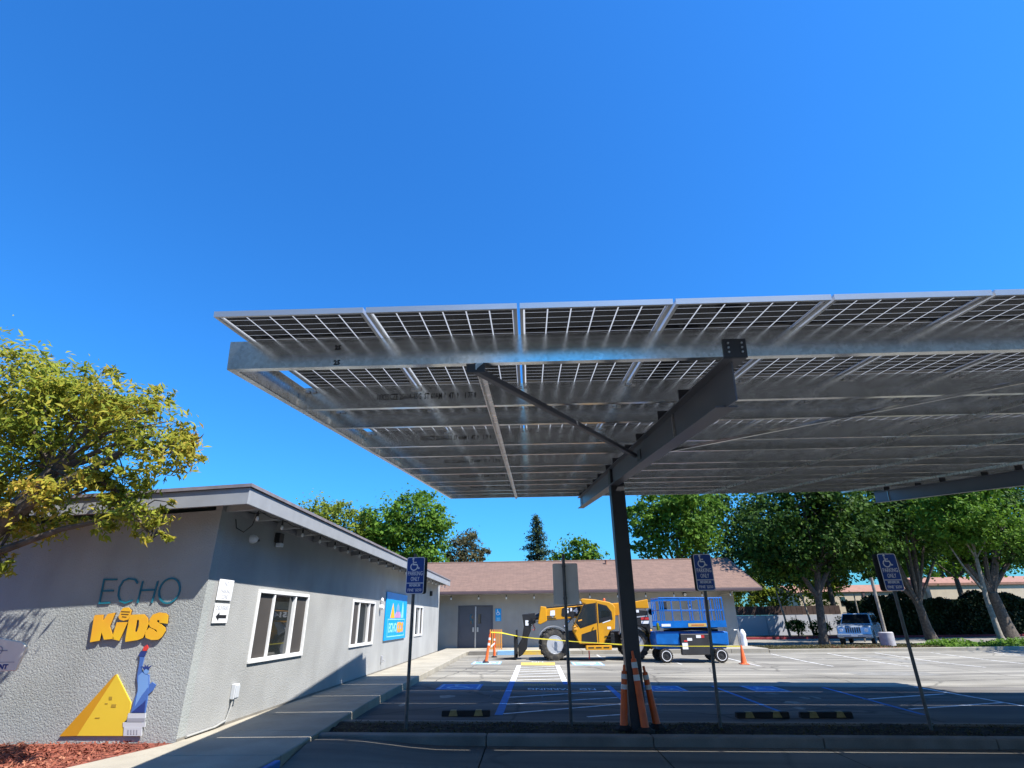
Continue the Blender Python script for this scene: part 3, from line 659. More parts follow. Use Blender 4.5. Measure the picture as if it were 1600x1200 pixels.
# side walk along the left building, and back walk in front of the far building
SW = 0.17
walk = None
def slab(quad, z0, z1, name, mat, parent, bevel=0.012):
    return MB().xy(quad, z0, z1).build(name, mat, parent, bevel=bevel)
wy = [3.0, 4.6, 6.2, 7.75, 9.35, 10.9, 12.4, 13.95, 15.5, 17.0, 18.5, 20.0, 21.5, 23.0, 24.5, 26.0, 27.5, 29.0, 30.5]
for i in range(len(wy) - 1):
    y0, y1 = wy[i] + 0.005, wy[i + 1] - 0.005
    kx = lambda y: -3.08 - 0.24 * min(max((y - 7.7) / 5.0, 0), 1)
    lx = lambda y: -4.89 if y > 8.5 else -4.89 - 0.32 * (8.5 - y)
    pts = [(lx(y0), y0), (kx(y0), y0), (kx(y1), y1), (lx(y1), y1)]
    if y0 < 8.5 < y1: pts = [(lx(y0), y0), (kx(y0), y0), (kx(y1), y1), (-4.893, y1), (-4.893, 8.5)]
    if walk is None:
        walk = tag(slab(pts, -0.1, SW, 'side_walk', 'concrete', None), kind='structure')
    else: slab(pts, -0.1, SW, 'walk_slab', 'concrete', walk)
bp_ = MB().box(-3.075, -3.0, 5.0, 7.55, -0.1, SW - 0.012); bp_.build('blue_kerb_face', 'paint_blue', walk, bevel=0.01)
bw = None
bxs = [-4.9 + 1.86 * i for i in range(10)]
for i in range(len(bxs) - 1):
    x0, x1 = bxs[i] + 0.006, bxs[i + 1] - 0.006
    for (y0, y1) in ((30.51, 32.5), (32.51, 34.6)):
        if bw is None: bw = tag(slab([(x0, y0), (x1, y0), (x1, y1), (x0, y1)], -0.1, 0.165, 'back_walk', 'concrete', None), kind='structure')
        else: slab([(x0, y0), (x1, y0), (x1, y1), (x0, y1)], -0.1, 0.165, 'walk_slab', 'concrete', bw)
for nm, mat, x0, x1 in (('painted_kerb_face', 'kerb_concrete', -3.2, -2.3), ('painted_kerb_face', 'paint_pale_blue', -1.75, -0.75), ('painted_kerb_face', 'paint_yellow', -0.5, 0.62), ('painted_kerb_face', 'paint_pale_blue', 0.9, 1.9)):
    MB().box(x0, x1, 30.49, 30.508, -0.06, 0.15).build(nm, mat, bw)
    MB().box(x0, x1, 30.49, 31.3, 0.1655, 0.1685).build('painted_kerb_top', mat, bw)

# far kerb and planting beds right of the far building
kr = struct(MB().box(11.86, 44, 30.51, 30.75, -0.35, 0.11), 'far_kerb', 'concrete', bevel=0.02, segs=2)
struct(MB().box(11.86, 44, 30.76, 34.4, -0.3, 0.07), 'far_planting_strip', 'soil')
struct(MB().box(15.5, 19.0, 31.0, 34.0, -0.3, 0.085), 'mulch_patch', 'mulch')
struct(MB().box(11.86, 44, 34.41, 34.6, -0.3, 0.10), 'far_kerb_back', 'kerb_concrete', bevel=0.02)
struct(MB().box(12, 70, 47.2, 47.4, -0.3, 0.13), 'red_kerb', 'paint_red', bevel=0.02)
struct(MB().box(12, 70, 47.41, 54, -0.3, 0.10), 'far_soil', 'soil')

# mulch bed in front of the left building, with loose bark chips
tb = MB().xy([(-30, 3.0), (-6.72, 3.0), (-5.29, 7.3), (-4.91, 8.46), (-4.91, 8.56), (-30, 8.56)], -0.1, SW - 0.01)
struct(tb, 'mulch_bed', 'mulch')
rng = np.random.default_rng(3)
def np_mesh(name, v, f, mat, parent=None):
    me = bpy.data.meshes.new(name)
    if parent is not None: v = v - np.array(parent.location)
    k = f.shape[1]
    me.vertices.add(len(v)); me.vertices.foreach_set('co', v.astype(np.float32).ravel())
    me.loops.add(f.size); me.loops.foreach_set('vertex_index', f.astype(np.int32).ravel())
    me.polygons.add(len(f)); me.polygons.foreach_set('loop_start', np.arange(0, f.size, k, dtype=np.int32))
    me.polygons.foreach_set('loop_total', np.full(len(f), k, dtype=np.int32))
    me.update(calc_edges=True); me.validate()
    me.materials.append(MATS[mat])
    o = bpy.data.objects.new(name, me); COL.objects.link(o)
    if parent is not None: o.parent = parent
    return o
def leaves(cen, nrm, L, W, rng, curl=0.0):
    """kite-shaped leaves: centres, rough normals, length and width arrays"""
    n = len(cen)
    nrm = nrm / np.linalg.norm(nrm, axis=1, keepdims=True)
    a = rng.normal(size=(n, 3)); a -= (a * nrm).sum(1, keepdims=True) * nrm; a /= np.linalg.norm(a, axis=1, keepdims=True)
    b2 = np.cross(nrm, a)
    L = np.asarray(L)[:, None]; W = np.asarray(W)[:, None]
    v = np.stack([cen - a * L * .5, cen + b2 * W * .5 + nrm * curl * L, cen + a * L * .5, cen - b2 * W * .5 + nrm * curl * L], 1).reshape(-1, 3)
    return v, np.arange(4 * n).reshape(n, 4)
n = 9000
cx = rng.uniform(-9.5, -4.95, n); cy = rng.uniform(5.6, 8.5, n)
ok = cx < -4.95 - (8.5 - cy) * 0.325; cx, cy = cx[ok], cy[ok]; n = len(cx)
nr = rng.normal(size=(n, 3)) * 0.45 + np.array([0, 0, 1.0])
v, f = leaves(np.stack([cx, cy, SW + rng.uniform(0.0, 0.035, n)], 1), nr, rng.uniform(0.03, 0.085, n), rng.uniform(0.012, 0.03, n), rng)
tag(np_mesh('bark_chips', v, f, 'chips'), 'red brown bark chips spread before the lettered wall', 'bark chips', kind='stuff')
# litter and chips in the dark planting strip
n = 5000
cx = rng.uniform(-3.1, 12, n); cy = rng.uniform(9.45, 10.5, n)
zz = np.array([gz(x, y) for x, y in zip(cx, cy)]) + 0.11
nr = rng.normal(size=(n, 3)) * 0.4 + np.array([0, 0, 1.0])
v, f = leaves(np.stack([cx, cy, zz], 1), nr, rng.uniform(0.02, 0.06, n), rng.uniform(0.01, 0.03, n), rng)
tag(np_mesh('leaf_litter', v, f, 'leaf_brown'), 'dry leaf litter in the shaded planting strip', 'leaf litter', kind='stuff')

# ================================================================== LEFT BUILDING
WX, FY, BY = -4.89, 8.57, 31.05
lb = thing('stucco_building', 'grey stucco single storey building with deep flat eaves beside the walk', 'building', (-10, 20, 0))
WINS = [(10.28, 12.63, 1.04, 2.18, (0.285, 0.715)), (15.91, 18.18, 1.04, 2.18, (0.28, 0.74)), (24.65, 26.35, 1.08, 2.2, (0.62,))]
wl = MB()
# front wall (towards the camera), top following the gently sloping eave
wl.prism([(-4.89, 0.05), (-22, 0.05), (-22, 2.35), (-4.89, 3.31)], lambda u, v, d: (u, d, v), FY, FY + 0.2)
wl.build('front_wall', 'stucco', lb)
sw = MB()
cuts = sorted([FY + 0.2, BY] + [c for w in WINS for c in w[:2]])
for i in range(len(cuts) - 1):
    a, b2 = cuts[i], cuts[i + 1]
    win = [w for w in WINS if abs(w[0] - a) < 1e-6]
    if win: w = win[0]; sw.box(WX - 0.2, WX, a, b2, 0.05, w[2]); sw.box(WX - 0.2, WX, a, b2, w[3], 3.31)
    else: sw.box(WX - 0.2, WX, a, b2, 0.05, 3.31)
sw.build('side_wall', 'stucco_side', lb, fix=False)
MB().box(-22, WX - 0.2, BY - 0.2, BY, 0.05, 3.2).build('rear_wall', 'stucco_back', lb)
# a dark skirt line where the stucco stops above the walk
MB().box(WX + 0.002, WX + 0.012, FY, BY, SW, SW + 0.035).build('weep_screed', 'kerb_concrete', lb)
EX, EY0, EY1 = -4.25, 8.10, 30.4
slope = 0.045
def roof_z(x): return 3.3 + slope * (x - EX)
rf = MB()
for a, b2, t in ((0.30, 0.34, 0.0),):
    rf.prism([(EX + 0.03, 3.27 + 0.29), (-22, roof_z(-22) + 0.26), (-22, roof_z(-22) + 0.31), (EX + 0.03, 3.27 + 0.34)], lambda u, v, d: (u, d, v), EY0 - 0.03, EY1 + 0.03)
rfo = rf.build('roof', 'roof_edge', lb)
MB().box(EX - 0.04, EX, EY0 + 0.04, EY1, 3.30, 3.555).build('fascia', 'trim_grey', rfo, bevel=0.006)
MB().prism([(EX, 3.30), (-22, roof_z(-22)), (-22, roof_z(-22) + 0.25), (EX, 3.555)], lambda u, v, d: (u, d, v), EY0, EY0 + 0.04).build('fascia', 'trim_grey', rfo, bevel=0.006)
MB().box(EX - 0.04, EX + 0.0, EY1, EY1 + 0.04, 3.30, 3.555).build('fascia', 'trim_grey', rfo)
MB().prism([(EX - 0.05, 3.47), (-22, roof_z(-22) + 0.17), (-22, roof_z(-22) + 0.2), (EX - 0.05, 3.5)], lambda u, v, d: (u, d, v), EY0 + 0.05, EY1).build('soffit_deck', 'rafter', rfo)
y = 8.72
while y < 30.3:
    MB().prism([(WX + 0.01, 3.30), (EX - 0.2, 3.33), (EX - 0.05, 3.36), (EX - 0.05, 3.46), (WX + 0.01, 3.43)], lambda u, v, d: (u, d, v), y - 0.05, y + 0.05).build('rafter_tail', 'rafter', rfo)
    y += 0.95
MB().box(WX - 0.1, WX + 0.005, FY + 0.0, BY, 3.312, 3.42).build('frieze_board', 'rafter', rfo)
MB().prism([(WX - 0.0, 3.30), (EX - 0.06, 3.32), (EX - 0.06, 3.45), (WX, 3.42)], lambda u, v, d: (u, d, v), EY0 + 0.05, EY0 + 0.09).build('rafter_tail', 'rafter', rfo)
for (y0, y1, z0, z1, sp) in WINS:
    wo = MB(); t = 0.035
    wo.box(WX - 0.07, WX + 0.03, y0 - 0.02, y1 + 0.02, z1 - t, z1 + 0.02); wo.box(WX - 0.07, WX + 0.03, y0 - 0.02, y1 + 0.02, z0 - 0.02, z0 + t)
    wo.box(WX - 0.07, WX + 0.03, y0 - 0.02, y0 + t, z0 + t, z1 - t); wo.box(WX - 0.07, WX + 0.03, y1 - t, y1 + 0.02, z0 + t, z1 - t)
    for s_ in sp: yy = y0 + (y1 - y0) * s_; wo.box(WX - 0.07, WX + 0.02, yy - 0.026, yy + 0.026, z0 + t, z1 - t)
    w = wo.build('window', 'white_frame', lb, bevel=0.005)
    ed = [y0] + [y0 + (y1 - y0) * s_ for s_ in sp] + [y1]
    for k in range(len(ed) - 1):
        isglass = (k == 1) if len(ed) == 4 else (k == 0)
        dx = -0.045 if isglass else -0.02
        MB().box(WX + dx - 0.006, WX + dx, ed[k] + 0.03, ed[k + 1] - 0.03, z0 + 0.04, z1 - 0.04).build('pane' if isglass else 'insect_screen', 'glass_dark' if isglass else 'screen', w)
    MB().box(WX + 0.0, WX + 0.035, y0 - 0.02, y1 + 0.02, z0 - 0.032, z0 - 0.021).build('sill', 'white_frame', w)

# fittings on the side wall
def wall_fn(y0, z0, x=WX): return lambda u, v, d: (x + d, y0 + u, z0 + v)
dm = MB().lathe([(0.07, 0.0), (0.075, 0.04), (0.06, 0.09), (0.03, 0.12)], (WX, 9.66, 3.0), 'x', 14)
o = dm.build('dome_camera', 'white_plate', smooth=True); tag(o, 'round white camera high on the shaded side wall', 'camera')
MB().lathe([(0.022, 0.0), (0.018, 0.03)], (WX + 0.105, 9.70, 2.98), 'x', 10).build('lens', 'black_paint', o)
wlamp = tag(MB().box(WX, WX + 0.10, 10.56, 10.76, 3.06, 3.24).build('wall_lamp', 'black_paint', bevel=0.01), 'black box wall lamp under the eave, beside the round camera', 'lamp')
MB().box(WX + 0.02, WX + 0.13, 10.60, 10.72, 2.98, 3.055).build('lamp_glass', 'lamp_glass', wlamp, bevel=0.01)
w2 = tag(MB().lathe([(0.06, 0.0), (0.075, 0.05), (0.05, 0.09)], (WX, 18.85, 2.28), 'x', 12).build('wall_lamp', 'white_plate', smooth=True), 'white double wall lamp between the second window and the blue panel', 'lamp')
MB().lathe([(0.07, 0.0), (0.085, 0.07), (0.06, 0.13)], (WX, 18.8, 2.06), 'x', 12).build('lamp_head', 'white_plate', w2, smooth=True)
w3 = tag(MB().box(WX, WX + 0.12, 28.0, 28.16, 2.74, 2.96).build('wall_lamp', 'black_paint', bevel=0.02), 'small dark wall lamp near the far end of the stucco wall', 'lamp')
jb = tag(MB().box(WX, WX + 0.07, 9.86, 10.0, 0.52, 0.74).build('junction_box', 'ped_light', bevel=0.008), 'small grey outlet box low on the wall with bent conduit', 'outlet box')
MB().tube([(WX + 0.04, 9.9, 0.52), (WX + 0.04, 9.87, 0.40), (WX + 0.03, 9.80, 0.24), (WX + 0.03, 9.5, 0.20), (WX + 0.03, 8.75, 0.20)], 0.014, 8).build('conduit', 'stucco_side', jb, smooth=True)
MB().box(WX + 0.07, WX + 0.085, 9.87, 9.99, 0.54, 0.72).build('cover', 'ped_light', jb, bevel=0.004)
hb = tag(MB().box(WX, WX + 0.05, 19.4, 19.48, 0.42, 0.62).build('wall_tap', 'ped_dark', bevel=0.01), 'small wall tap below the blue panel', 'tap')
MB().tube([(WX + 0.05, 19.44, 0.5), (WX + 0.11, 19.44, 0.49), (WX + 0.12, 19.44, 0.44)], 0.012, 6).build('spout', 'ped_dark', hb)
# two white notice plates by the corner
p1_ = tag(MB().box(WX + 0.01, WX + 0.025, 8.87, 9.31, 1.98, 2.29).build('notice_plate', 'white_plate', bevel=0.004), 'white wall notice reading NO PARKING ZONE above the arrow notice', 'notice')
for s_, v, h, w in (('NO', 0.08, 0.10, 0.12), ('PARKING', -0.03, 0.075, 0.30), ('ZONE', -0.11, 0.085, 0.18)):
    text_mb(s_, h, wall_fn(9.09, 2.14 + v, WX + 0.0255), depth=0.001, width=w).build('lettering', 'ped_dark', p1_, fix=False)
p2_ = tag(MB().box(WX + 0.01, WX + 0.025, 8.87, 9.31, 1.65, 1.93).build('notice_plate', 'white_plate', bevel=0.004), 'white wall notice reading DELIVERIES over a black left arrow', 'notice')
text_mb('DELIVERIES', 0.085, wall_fn(9.09, 1.865, WX + 0.0255), depth=0.001, width=0.36).build('lettering', 'ped_dark', p2_, fix=False)
MB().prism([(-0.16, 0), (-0.06, 0.065), (-0.06, 0.025), (0.16, 0.025), (0.16, -0.025), (-0.06, -0.025), (-0.06, -0.065)], wall_fn(9.09, 1.745, WX + 0.0255), 0, 0.001).build('arrow', 'black_paint', p2_)

# blue ECHO KIDS panel
bpn = tag(MB().box(WX + 0.01, WX + 0.05, 19.48, 22.72, 1.05, 2.56).build('wall_panel', 'panel_blue', bevel=0.006), 'bright blue square wall panel with ECHO KIDS lettering and small pictures', 'wall panel')
pf = wall_fn(21.1, 1.8, WX + 0.051)
text_mb('ECHO', 0.40, lambda u, v, d: pf(u - 0.55, v - 0.38, d), depth=0.004, width=1.2, bold=0.012).build('lettering', 'panel_cyan', bpn, fix=False)
text_mb('KIDS', 0.42, lambda u, v, d: pf(u + 0.62, v - 0.38, d), depth=0.004, width=1.0, bold=0.03).build('lettering', 'panel_orange', bpn, fix=False)
stroke(MB(), [(-1.3, -0.64), (1.3, -0.64), (1.3, -0.10), (-1.3, -0.10), (-1.3, -0.64)], 0.035, pf, 0, 0.004, True).build('outline', 'panel_cyan', bpn)
MB().prism([(-1.0, -0.06), (-0.35, -0.06), (-0.68, 0.42)], pf, 0, 0.004).build('pyramid_picture', 'panel_orange', bpn)
MB().prism([(-0.75, -0.06), (-0.35, -0.06), (-0.68, 0.42)], pf, 0.0045, 0.007).build('pyramid_picture', 'letter_yellow', bpn)
MB().prism([(-0.3, -0.05), (0.6, -0.05), (0.6, 0.06), (0.45, 0.16), (-0.1, 0.16), (-0.3, 0.05)], pf, 0, 0.004).build('roof_picture', 'panel_pink', bpn)
MB().prism([(-0.15, 0.18), (0.35, 0.18), (0.3, 0.34), (0.1, 0.44), (-0.1, 0.32)], pf, 0, 0.004).build('cloud_picture', 'blue_light', bpn)
MB().prism([(0.7, -0.05), (1.05, -0.05), (1.0, 0.3), (0.92, 0.45), (0.85, 0.5), (0.8, 0.3)], pf, 0, 0.004).build('tower_picture', 'panel_cyan', bpn)

# string lights under the eave
sl = thing('string_lights', 'cable of hanging clear bulbs along the eave of the stucco building', 'string lights', (EX - 0.17, 19, 3.3))
pts = []
bulbs = []
y = 8.82
while y < 30.2:
    bulbs.append(y); pts += [(EX - 0.17, y, 3.335), (EX - 0.17, y + 0.475, 3.30)]; y += 0.95
MB().tube(pts, 0.007, 5).build('cable', 'cable', sl)
MB().tube([(EX - 0.17, 8.82, 3.33), (-4.55, 8.95, 3.12), (-4.7, 9.0, 3.02), (-4.86, 9.05, 3.1), (-4.88, 9.02, 3.24)], 0.008, 6).build('cable', 'cable', sl, smooth=True)
sock = MB().lathe([(0.017, 0.0), (0.017, 0.055), (0.008, 0.075)], (0, 0, -0.085), 'z', 8).mesh('socket'); sock.materials.append(MATS['cable'])
bul = MB().lathe([(0.006, -0.165), (0.022, -0.152), (0.028, -0.13), (0.022, -0.105), (0.014, -0.086)], (0, 0, 0), 'z', 10).mesh('bulb'); bul.materials.append(MATS['bulb'])
bul.polygons.foreach_set('use_smooth', [True] * len(bul.polygons))
for y in bulbs:
    for nm, me in (('socket', sock), ('bulb', bul)):
        o = bpy.data.objects.new(nm, me); COL.objects.link(o); o.parent = sl; o.location = (0, y - 19, 0.03)

# ------------------------------------------------------------------ wall lettering and cut-outs on the front wall
A = ART
efn = lambda u, v, d: (u, FY - d, v)
ec = thing('wall_lettering', 'thin teal ECHO letters fixed to the front wall', 'lettering', (-5.9, FY, 2.1))
for k, st in A['ECHO'].items():
    mb = MB()
    for s_ in st: stroke(mb, s_, 0.024, efn, 0.004, 0.016, closed=(k == 'O'))
    mb.build('letter_' + k.lower(), 'teal', ec)
kd = thing('wall_lettering', 'chunky yellow orange KiDS letters fixed to the front wall', 'lettering', (-5.9, FY, 1.6))
def with_sides(mb_name, polys, parent, hole=None):
    face = MB(); back = MB()
    for p in polys:
        if hole is None:
            face.prism(p, efn, 0.030, 0.036); back.prism(p, efn, 0.006, 0.0295)
    if hole is not None:
        p, h = polys[0], hole
        # ring between outline and counter, both resampled by angle about the counter's centre
        cx_, cz_ = sum(q[0] for q in h) / len(h), sum(q[1] for q in h) / len(h)
        def hit(poly, a):
            d = (math.cos(a), math.sin(a)); best = None
            for i in range(len(poly)):
                x1, z1 = poly[i][0] - cx_, poly[i][1] - cz_; x2, z2 = poly[(i + 1) % len(poly)][0] - cx_, poly[(i + 1) % len(poly)][1] - cz_
                den = d[0] * (z2 - z1) - d[1] * (x2 - x1)
                if abs(den) < 1e-12: continue
                t = (x1 * (z2 - z1) - z1 * (x2 - x1)) / den; s_ = (x1 * d[1] - z1 * d[0]) / den
                if t > 0 and -1e-9 <= s_ <= 1 + 1e-9: best = t if best is None else max(best, t)
            return (cx_ + d[0] * best, cz_ + d[1] * best)
        N = 48; outl = [hit(p, 2 * PI * i / N) for i in range(N)]; inl = [hit(h, 2 * PI * i / N) for i in range(N)]
        for mb, d0, d1 in ((face, 0.030, 0.036), (back, 0.006, 0.0295)):
            o = len(mb.v)
            mb.v += [efn(*q, d) for d in (d0, d1) for L in (outl, inl) for q in L]
            for i in range(N):
                j = (i + 1) % N
                mb.f += [(o + i, o + j, o + N + j, o + N + i), (o + 2 * N + i, o + 3 * N + i, o + 3 * N + j, o + 2 * N + j),
                         (o + i, o + 2 * N + i, o + 2 * N + j, o + j), (o + N + i, o + N + j, o + 3 * N + j, o + 3 * N + i)]
    fo = face.build(mb_name, 'letter_yellow', parent)
    back.build('letter_side', 'letter_side', fo)
    return fo
KD = A['KIDS']
with_sides('letter_k', [KD['K']], kd); with_sides('letter_i', [KD['i']], kd); with_sides('letter_d', [KD['D']], kd, KD['Din']); with_sides('letter_s', [KD['S']], kd)
dt = with_sides('dot_of_i', [KD['dot']], kd)
for s_ in KD['stripes']: stroke(MB(), s_, 0.012, efn, 0.0365, 0.038).build('stripe', 'letter_side', kd)
py = thing('pyramid_cutout', 'flat yellow pyramid cut-out with orange side mounted low on the front wall', 'wall cut-out', (-6.0, FY, 0.25))
MB().xz(A['PYR']['front'], FY - 0.022, FY - 0.004).build('front_face', 'pyramid_front', py)
MB().xz(A['PYR']['side'], FY - 0.021, FY - 0.004).build('side_face', 'pyramid_side', py)
for p in A['PYR']['marks']: MB().xz(p, FY - 0.0245, FY - 0.0225).build('stone_mark', 'pyramid_mark', py)
st = thing('statue_cutout', 'blue robed figure raising a torch, flat cut-out on a grey pedestal', 'wall cut-out', (-5.6, FY, 0.25))
S_ = A['STAT']
for nm, mat, p, d0, d1 in (('robe', 'blue_mid', S_['robe'], 0.012, 0.040), ('robe_highlight', 'blue_light', S_['light'], 0.0405, 0.043), ('robe_fold', 'blue_mid', S_['fold'], 0.0435, 0.046), ('robe_hem', 'blue_dark', S_['darkb'], 0.0435, 0.047),
                           ('head', 'blue_light', S_['head'], 0.0405, 0.048), ('crown', 'blue_dark', S_['crown'], 0.049, 0.053), ('tablet', 'blue_mid', S_['tablet'], 0.015, 0.036), ('torch', 'blue_dark', S_['torch'], 0.0405, 0.046), ('flame', 'flame_red', S_['flame'], 0.015, 0.040)):
    MB().prism(p, efn, d0 * 0.45, d1 * 0.45).build(nm, mat, st)
for i, p in enumerate(S_['ped']): MB().prism(p, efn, 0.010 + 0.002 * i, 0.022 + 0.002 * i).build('pedestal', 'ped_dark' if i == 1 else 'ped_light', st)
for p in S_['slots']: MB().prism(p, efn, 0.0285, 0.030).build('pedestal_slot', 'ped_dark', st)

# white hanging sign at the left edge
sg = thing('board_sign', 'white arched board sign on a post at the left edge', 'sign', (-7.2, 7.6, SW))
prof = [(-7.75, 1.10), (-6.60, 1.125), (-6.55, 1.40), (-6.625, 1.455), (-6.75, 1.475), (-6.9, 1.50), (-7.2, 1.53), (-7.5, 1.50), (-7.72, 1.47)]
MB().xz(prof, 7.58, 7.62).build('board', 'cream', sg, bevel=0.006)
sfn = lambda u, v, d: (-6.78 + u, 7.579 - d, 1.3 + v)
text_mb('EMENT', 0.075, lambda u, v, d: sfn(u - 0.06, v - 0.13, d), depth=0.002, width=0.26, bold=0.004).build('lettering', 'blue_dark', sg, fix=False)
stroke(MB(), [(-0.8, -0.075), (0.14, -0.075)], 0.006, sfn, 0, 0.002).build('rule', 'ped_dark', sg)
stroke(MB(), arc(-0.12, 0.06, 0.05, -160, 160, 10), 0.014, sfn, 0, 0.002).build('emblem', 'ped_dark', sg)
stroke(MB(), [(-0.18, 0.06), (0.0, 0.06)], 0.014, sfn, 0, 0.002).build('emblem', 'ped_dark', sg)
MB().tube([(-7.3, 7.66, SW - 0.02), (-7.3, 7.66, 1.48)], 0.04, 8).build('post', 'white_frame', sg)

# ================================================================== FAR BUILDING
fb = thing('shingled_building', 'low stucco building with brown shingle roof and grey double doors', 'building', (4, 38, 0))
FBY, FX0, FX1 = 34.5, -16.0, 11.9
D0, D1 = -4.29, -2.23
fw = MB()
fw.box(FX0, D0, FBY, FBY + 0.2, 0.0, 3.15); fw.box(D1, FX1, FBY, FBY + 0.2, 0.0, 3.15); fw.box(D0, D1, FBY, FBY + 0.2, 2.43, 3.15)
fw.build('front_wall', 'stucco_back', fb, fix=False)
MB().yz([(FBY + 0.2, 0.0), (41.5, 0.0), (41.5, 3.15), (38.05, 4.95), (FBY + 0.2, 3.15)], FX1 - 0.2, FX1 - 0.002).build('gable_wall', 'stucco_back', fb)
MB().box(FX0, FX1 - 0.2, 41.3, 41.5, 0.0, 3.15).build('rear_wall', 'stucco_back', fb)
def slope_obj(y0, z0, y1, z1, name):
    L = math.hypot(y1 - y0, z1 - z0); a = math.atan2(z1 - z0, y1 - y0)
    me = MB().box(0, 13.15 - (FX0 - 1), 0, L, -0.09, 0.0).mesh(name); me.materials.append(MATS['shingle'])
    o = bpy.data.objects.new(name, me); COL.objects.link(o); o.parent = fb
    o.location = Vector((FX0 - 1, y0, z0)) - fb.location; o.rotation_euler = (a, 0, 0)
    return o
ro = slope_obj(33.35, 3.17, 38.05, 5.17, 'roof_slope')
r2 = slope_obj(38.05, 5.17, 42.1, 3.2, 'roof_slope')
cap = MB()
MB().tube([(FX0 - 1, 38.05, 5.16), (13.16, 38.05, 5.16)], 0.07, 8).build('ridge_cap', 'shingle', fb)
MB().box(FX0 - 1, 13.17, 33.26, 33.37, 3.0, 3.15).build('gutter', 'gutter', fb, bevel=0.02)
MB().bar((13.17, 33.35, 3.08), (13.17, 38.05, 5.08), 0.05, 0.18).build('rake_board', 'gutter', fb)
MB().box(FX0, FX1 + 1.2, 33.38, 34.5, 3.0, 3.03).build('soffit', 'rafter', fb)
vp = MB().lathe([(0.11, 0), (0.11, 0.02), (0.075, 0.03), (0.075, 0.28), (0.10, 0.29), (0.10, 0.33), (0.02, 0.36)], (5.0, 37.4, 4.82), 'z', 10)
vp.build('vent_pipe', 'terracotta', fb, smooth=True)
# double doors
df = MB(); df.box(D0, D0 + 0.06, FBY - 0.02, FBY + 0.15, 0.165, 2.43); df.box(D1 - 0.06, D1, FBY - 0.02, FBY + 0.15, 0.165, 2.43); df.box(D0 + 0.06, D1 - 0.06, FBY - 0.02, FBY + 0.15, 2.37, 2.43)
df.build('door_frame', 'door_grey', fb, bevel=0.005)
mid = (D0 + D1) / 2
MB().box(mid - 0.035, mid + 0.035, FBY + 0.01, FBY + 0.12, 0.17, 2.37).build('door_mullion', 'steel', fb)
for s_ in (-1, 1):
    x0, x1 = (D0 + 0.065, mid - 0.04) if s_ < 0 else (mid + 0.04, D1 - 0.065)
    d = MB().box(x0, x1, FBY + 0.04, FBY + 0.09, 0.18, 2.365).build('door', 'door_grey', fb)
    xw = mid + s_ * 0.24
    MB().box(xw - 0.09, xw + 0.09, FBY + 0.03, FBY + 0.039, 1.45, 1.95).build('door_window', 'glass_dark', d)
    MB().box(mid + s_ * 0.13 - 0.05, mid + s_ * 0.13 + 0.05, FBY - 0.03, FBY + 0.039, 1.0, 1.25).build('handle', 'steel', d, bevel=0.01)
# fittings on the far building
wfn = lambda x0, z0: (lambda u, v, d: (x0 + u, FBY - 0.02 - d, z0 + v))
iw = tag(MB().box(-2.09, -1.75, FBY - 0.02, FBY - 0.002, 1.56, 2.24).build('wall_sign', 'panel_blue', bevel=0.004), 'small blue wheelchair sign on the wall beside the grey doors', 'sign')
isa(MB(), 0.32, lambda u, v, d: wfn(-1.92, 2.03)(u, v, d), 0.001, 0.004).build('wheelchair_symbol', 'sign_white', iw)
for v in (0.0, -0.1): MB().box(-2.02, -1.82, FBY - 0.024, FBY - 0.0205, 1.69 + v, 1.75 + v).build('text_bar', 'panel_cyan', iw)
text_mb('D', 0.34, wfn(9.28, 2.18), depth=0.03, bold=0.012).build('wall_letter', 'white_plate', fix=False)
tag(bpy.data.objects['wall_letter'], 'white letter D on the far wall above the blue lift', 'letter')
fl = tag(MB().lathe([(0.07, 0.0), (0.09, 0.08), (0.07, 0.2)], (9.07, FBY - 0.2, 2.86), 'y', 10).build('flood_lamp', 'white_plate', smooth=True), 'small white flood lamp under the brown gutter above the blue lift', 'lamp')
MB().box(8.97, 9.17, FBY - 0.06, FBY - 0.002, 2.80, 2.98).build('lamp_bracket', 'black_paint', fl)
dsp = tag(MB().tube([(11.55, 33.35, 3.02), (11.5, 33.6, 2.9), (11.1, 34.42, 2.8), (11.1, 34.42, 0.2)], 0.045, 8).build('downspout', 'stucco_back', smooth=True), 'grey downspout at the right end of the far wall', 'downspout')
pn = thing('utility_panel', 'pale wall panel with a black ring between the yellow machine and the lift', 'utility panel', (6.95, FBY, 1.2))
MB().box(6.72, 7.22, FBY - 0.06, FBY - 0.002, 1.1, 2.5).build('board', 'ped_light', pn, bevel=0.01)
MB().lathe([(0.17, 0), (0.17, 0.03), (0.12, 0.031), (0.12, 0.0)], (6.98, FBY - 0.095, 1.95), 'y', 16).build('ring', 'black_paint', pn)
sl2 = thing('string_lights', 'row of small dark bulb holders under the far brown gutter', 'string lights', (3, 33.5, 2.98))
MB().tube([(-4.6 + 0.8 * i, 33.5, 2.98 - 0.02 * (i % 2)) for i in range(21)], 0.008, 5).build('cable', 'cable', sl2)
for i in range(11):
    for nm, me in (('socket', sock), ('bulb', bul)):
        o = bpy.data.objects.new(nm, me); COL.objects.link(o); o.parent = sl2; o.location = (-7.6 + 1.6 * i, 0, 0.0); o.scale = (1.6, 1.6, 1.6)
# wrapped standpipe at the corner
wp = thing('wrapped_standpipe', 'white plastic wrapped standpipe at the far building corner', 'pipe', (11.75, 33.6, 0.165))
MB().lathe([(0.17, 0.0), (0.19, 0.2), (0.15, 0.42), (0.19, 0.55), (0.14, 0.70), (0.06, 0.82)], (11.75, 33.6, 0.165), 'z', 9).build('plastic_wrap', 'white_plate', wp, smooth=True)
MB().tube([(11.5, 33.6, 0.165), (11.5, 33.6, 0.95), (11.3, 33.6, 0.95)], 0.05, 8).build('pipe', 'steel', wp)

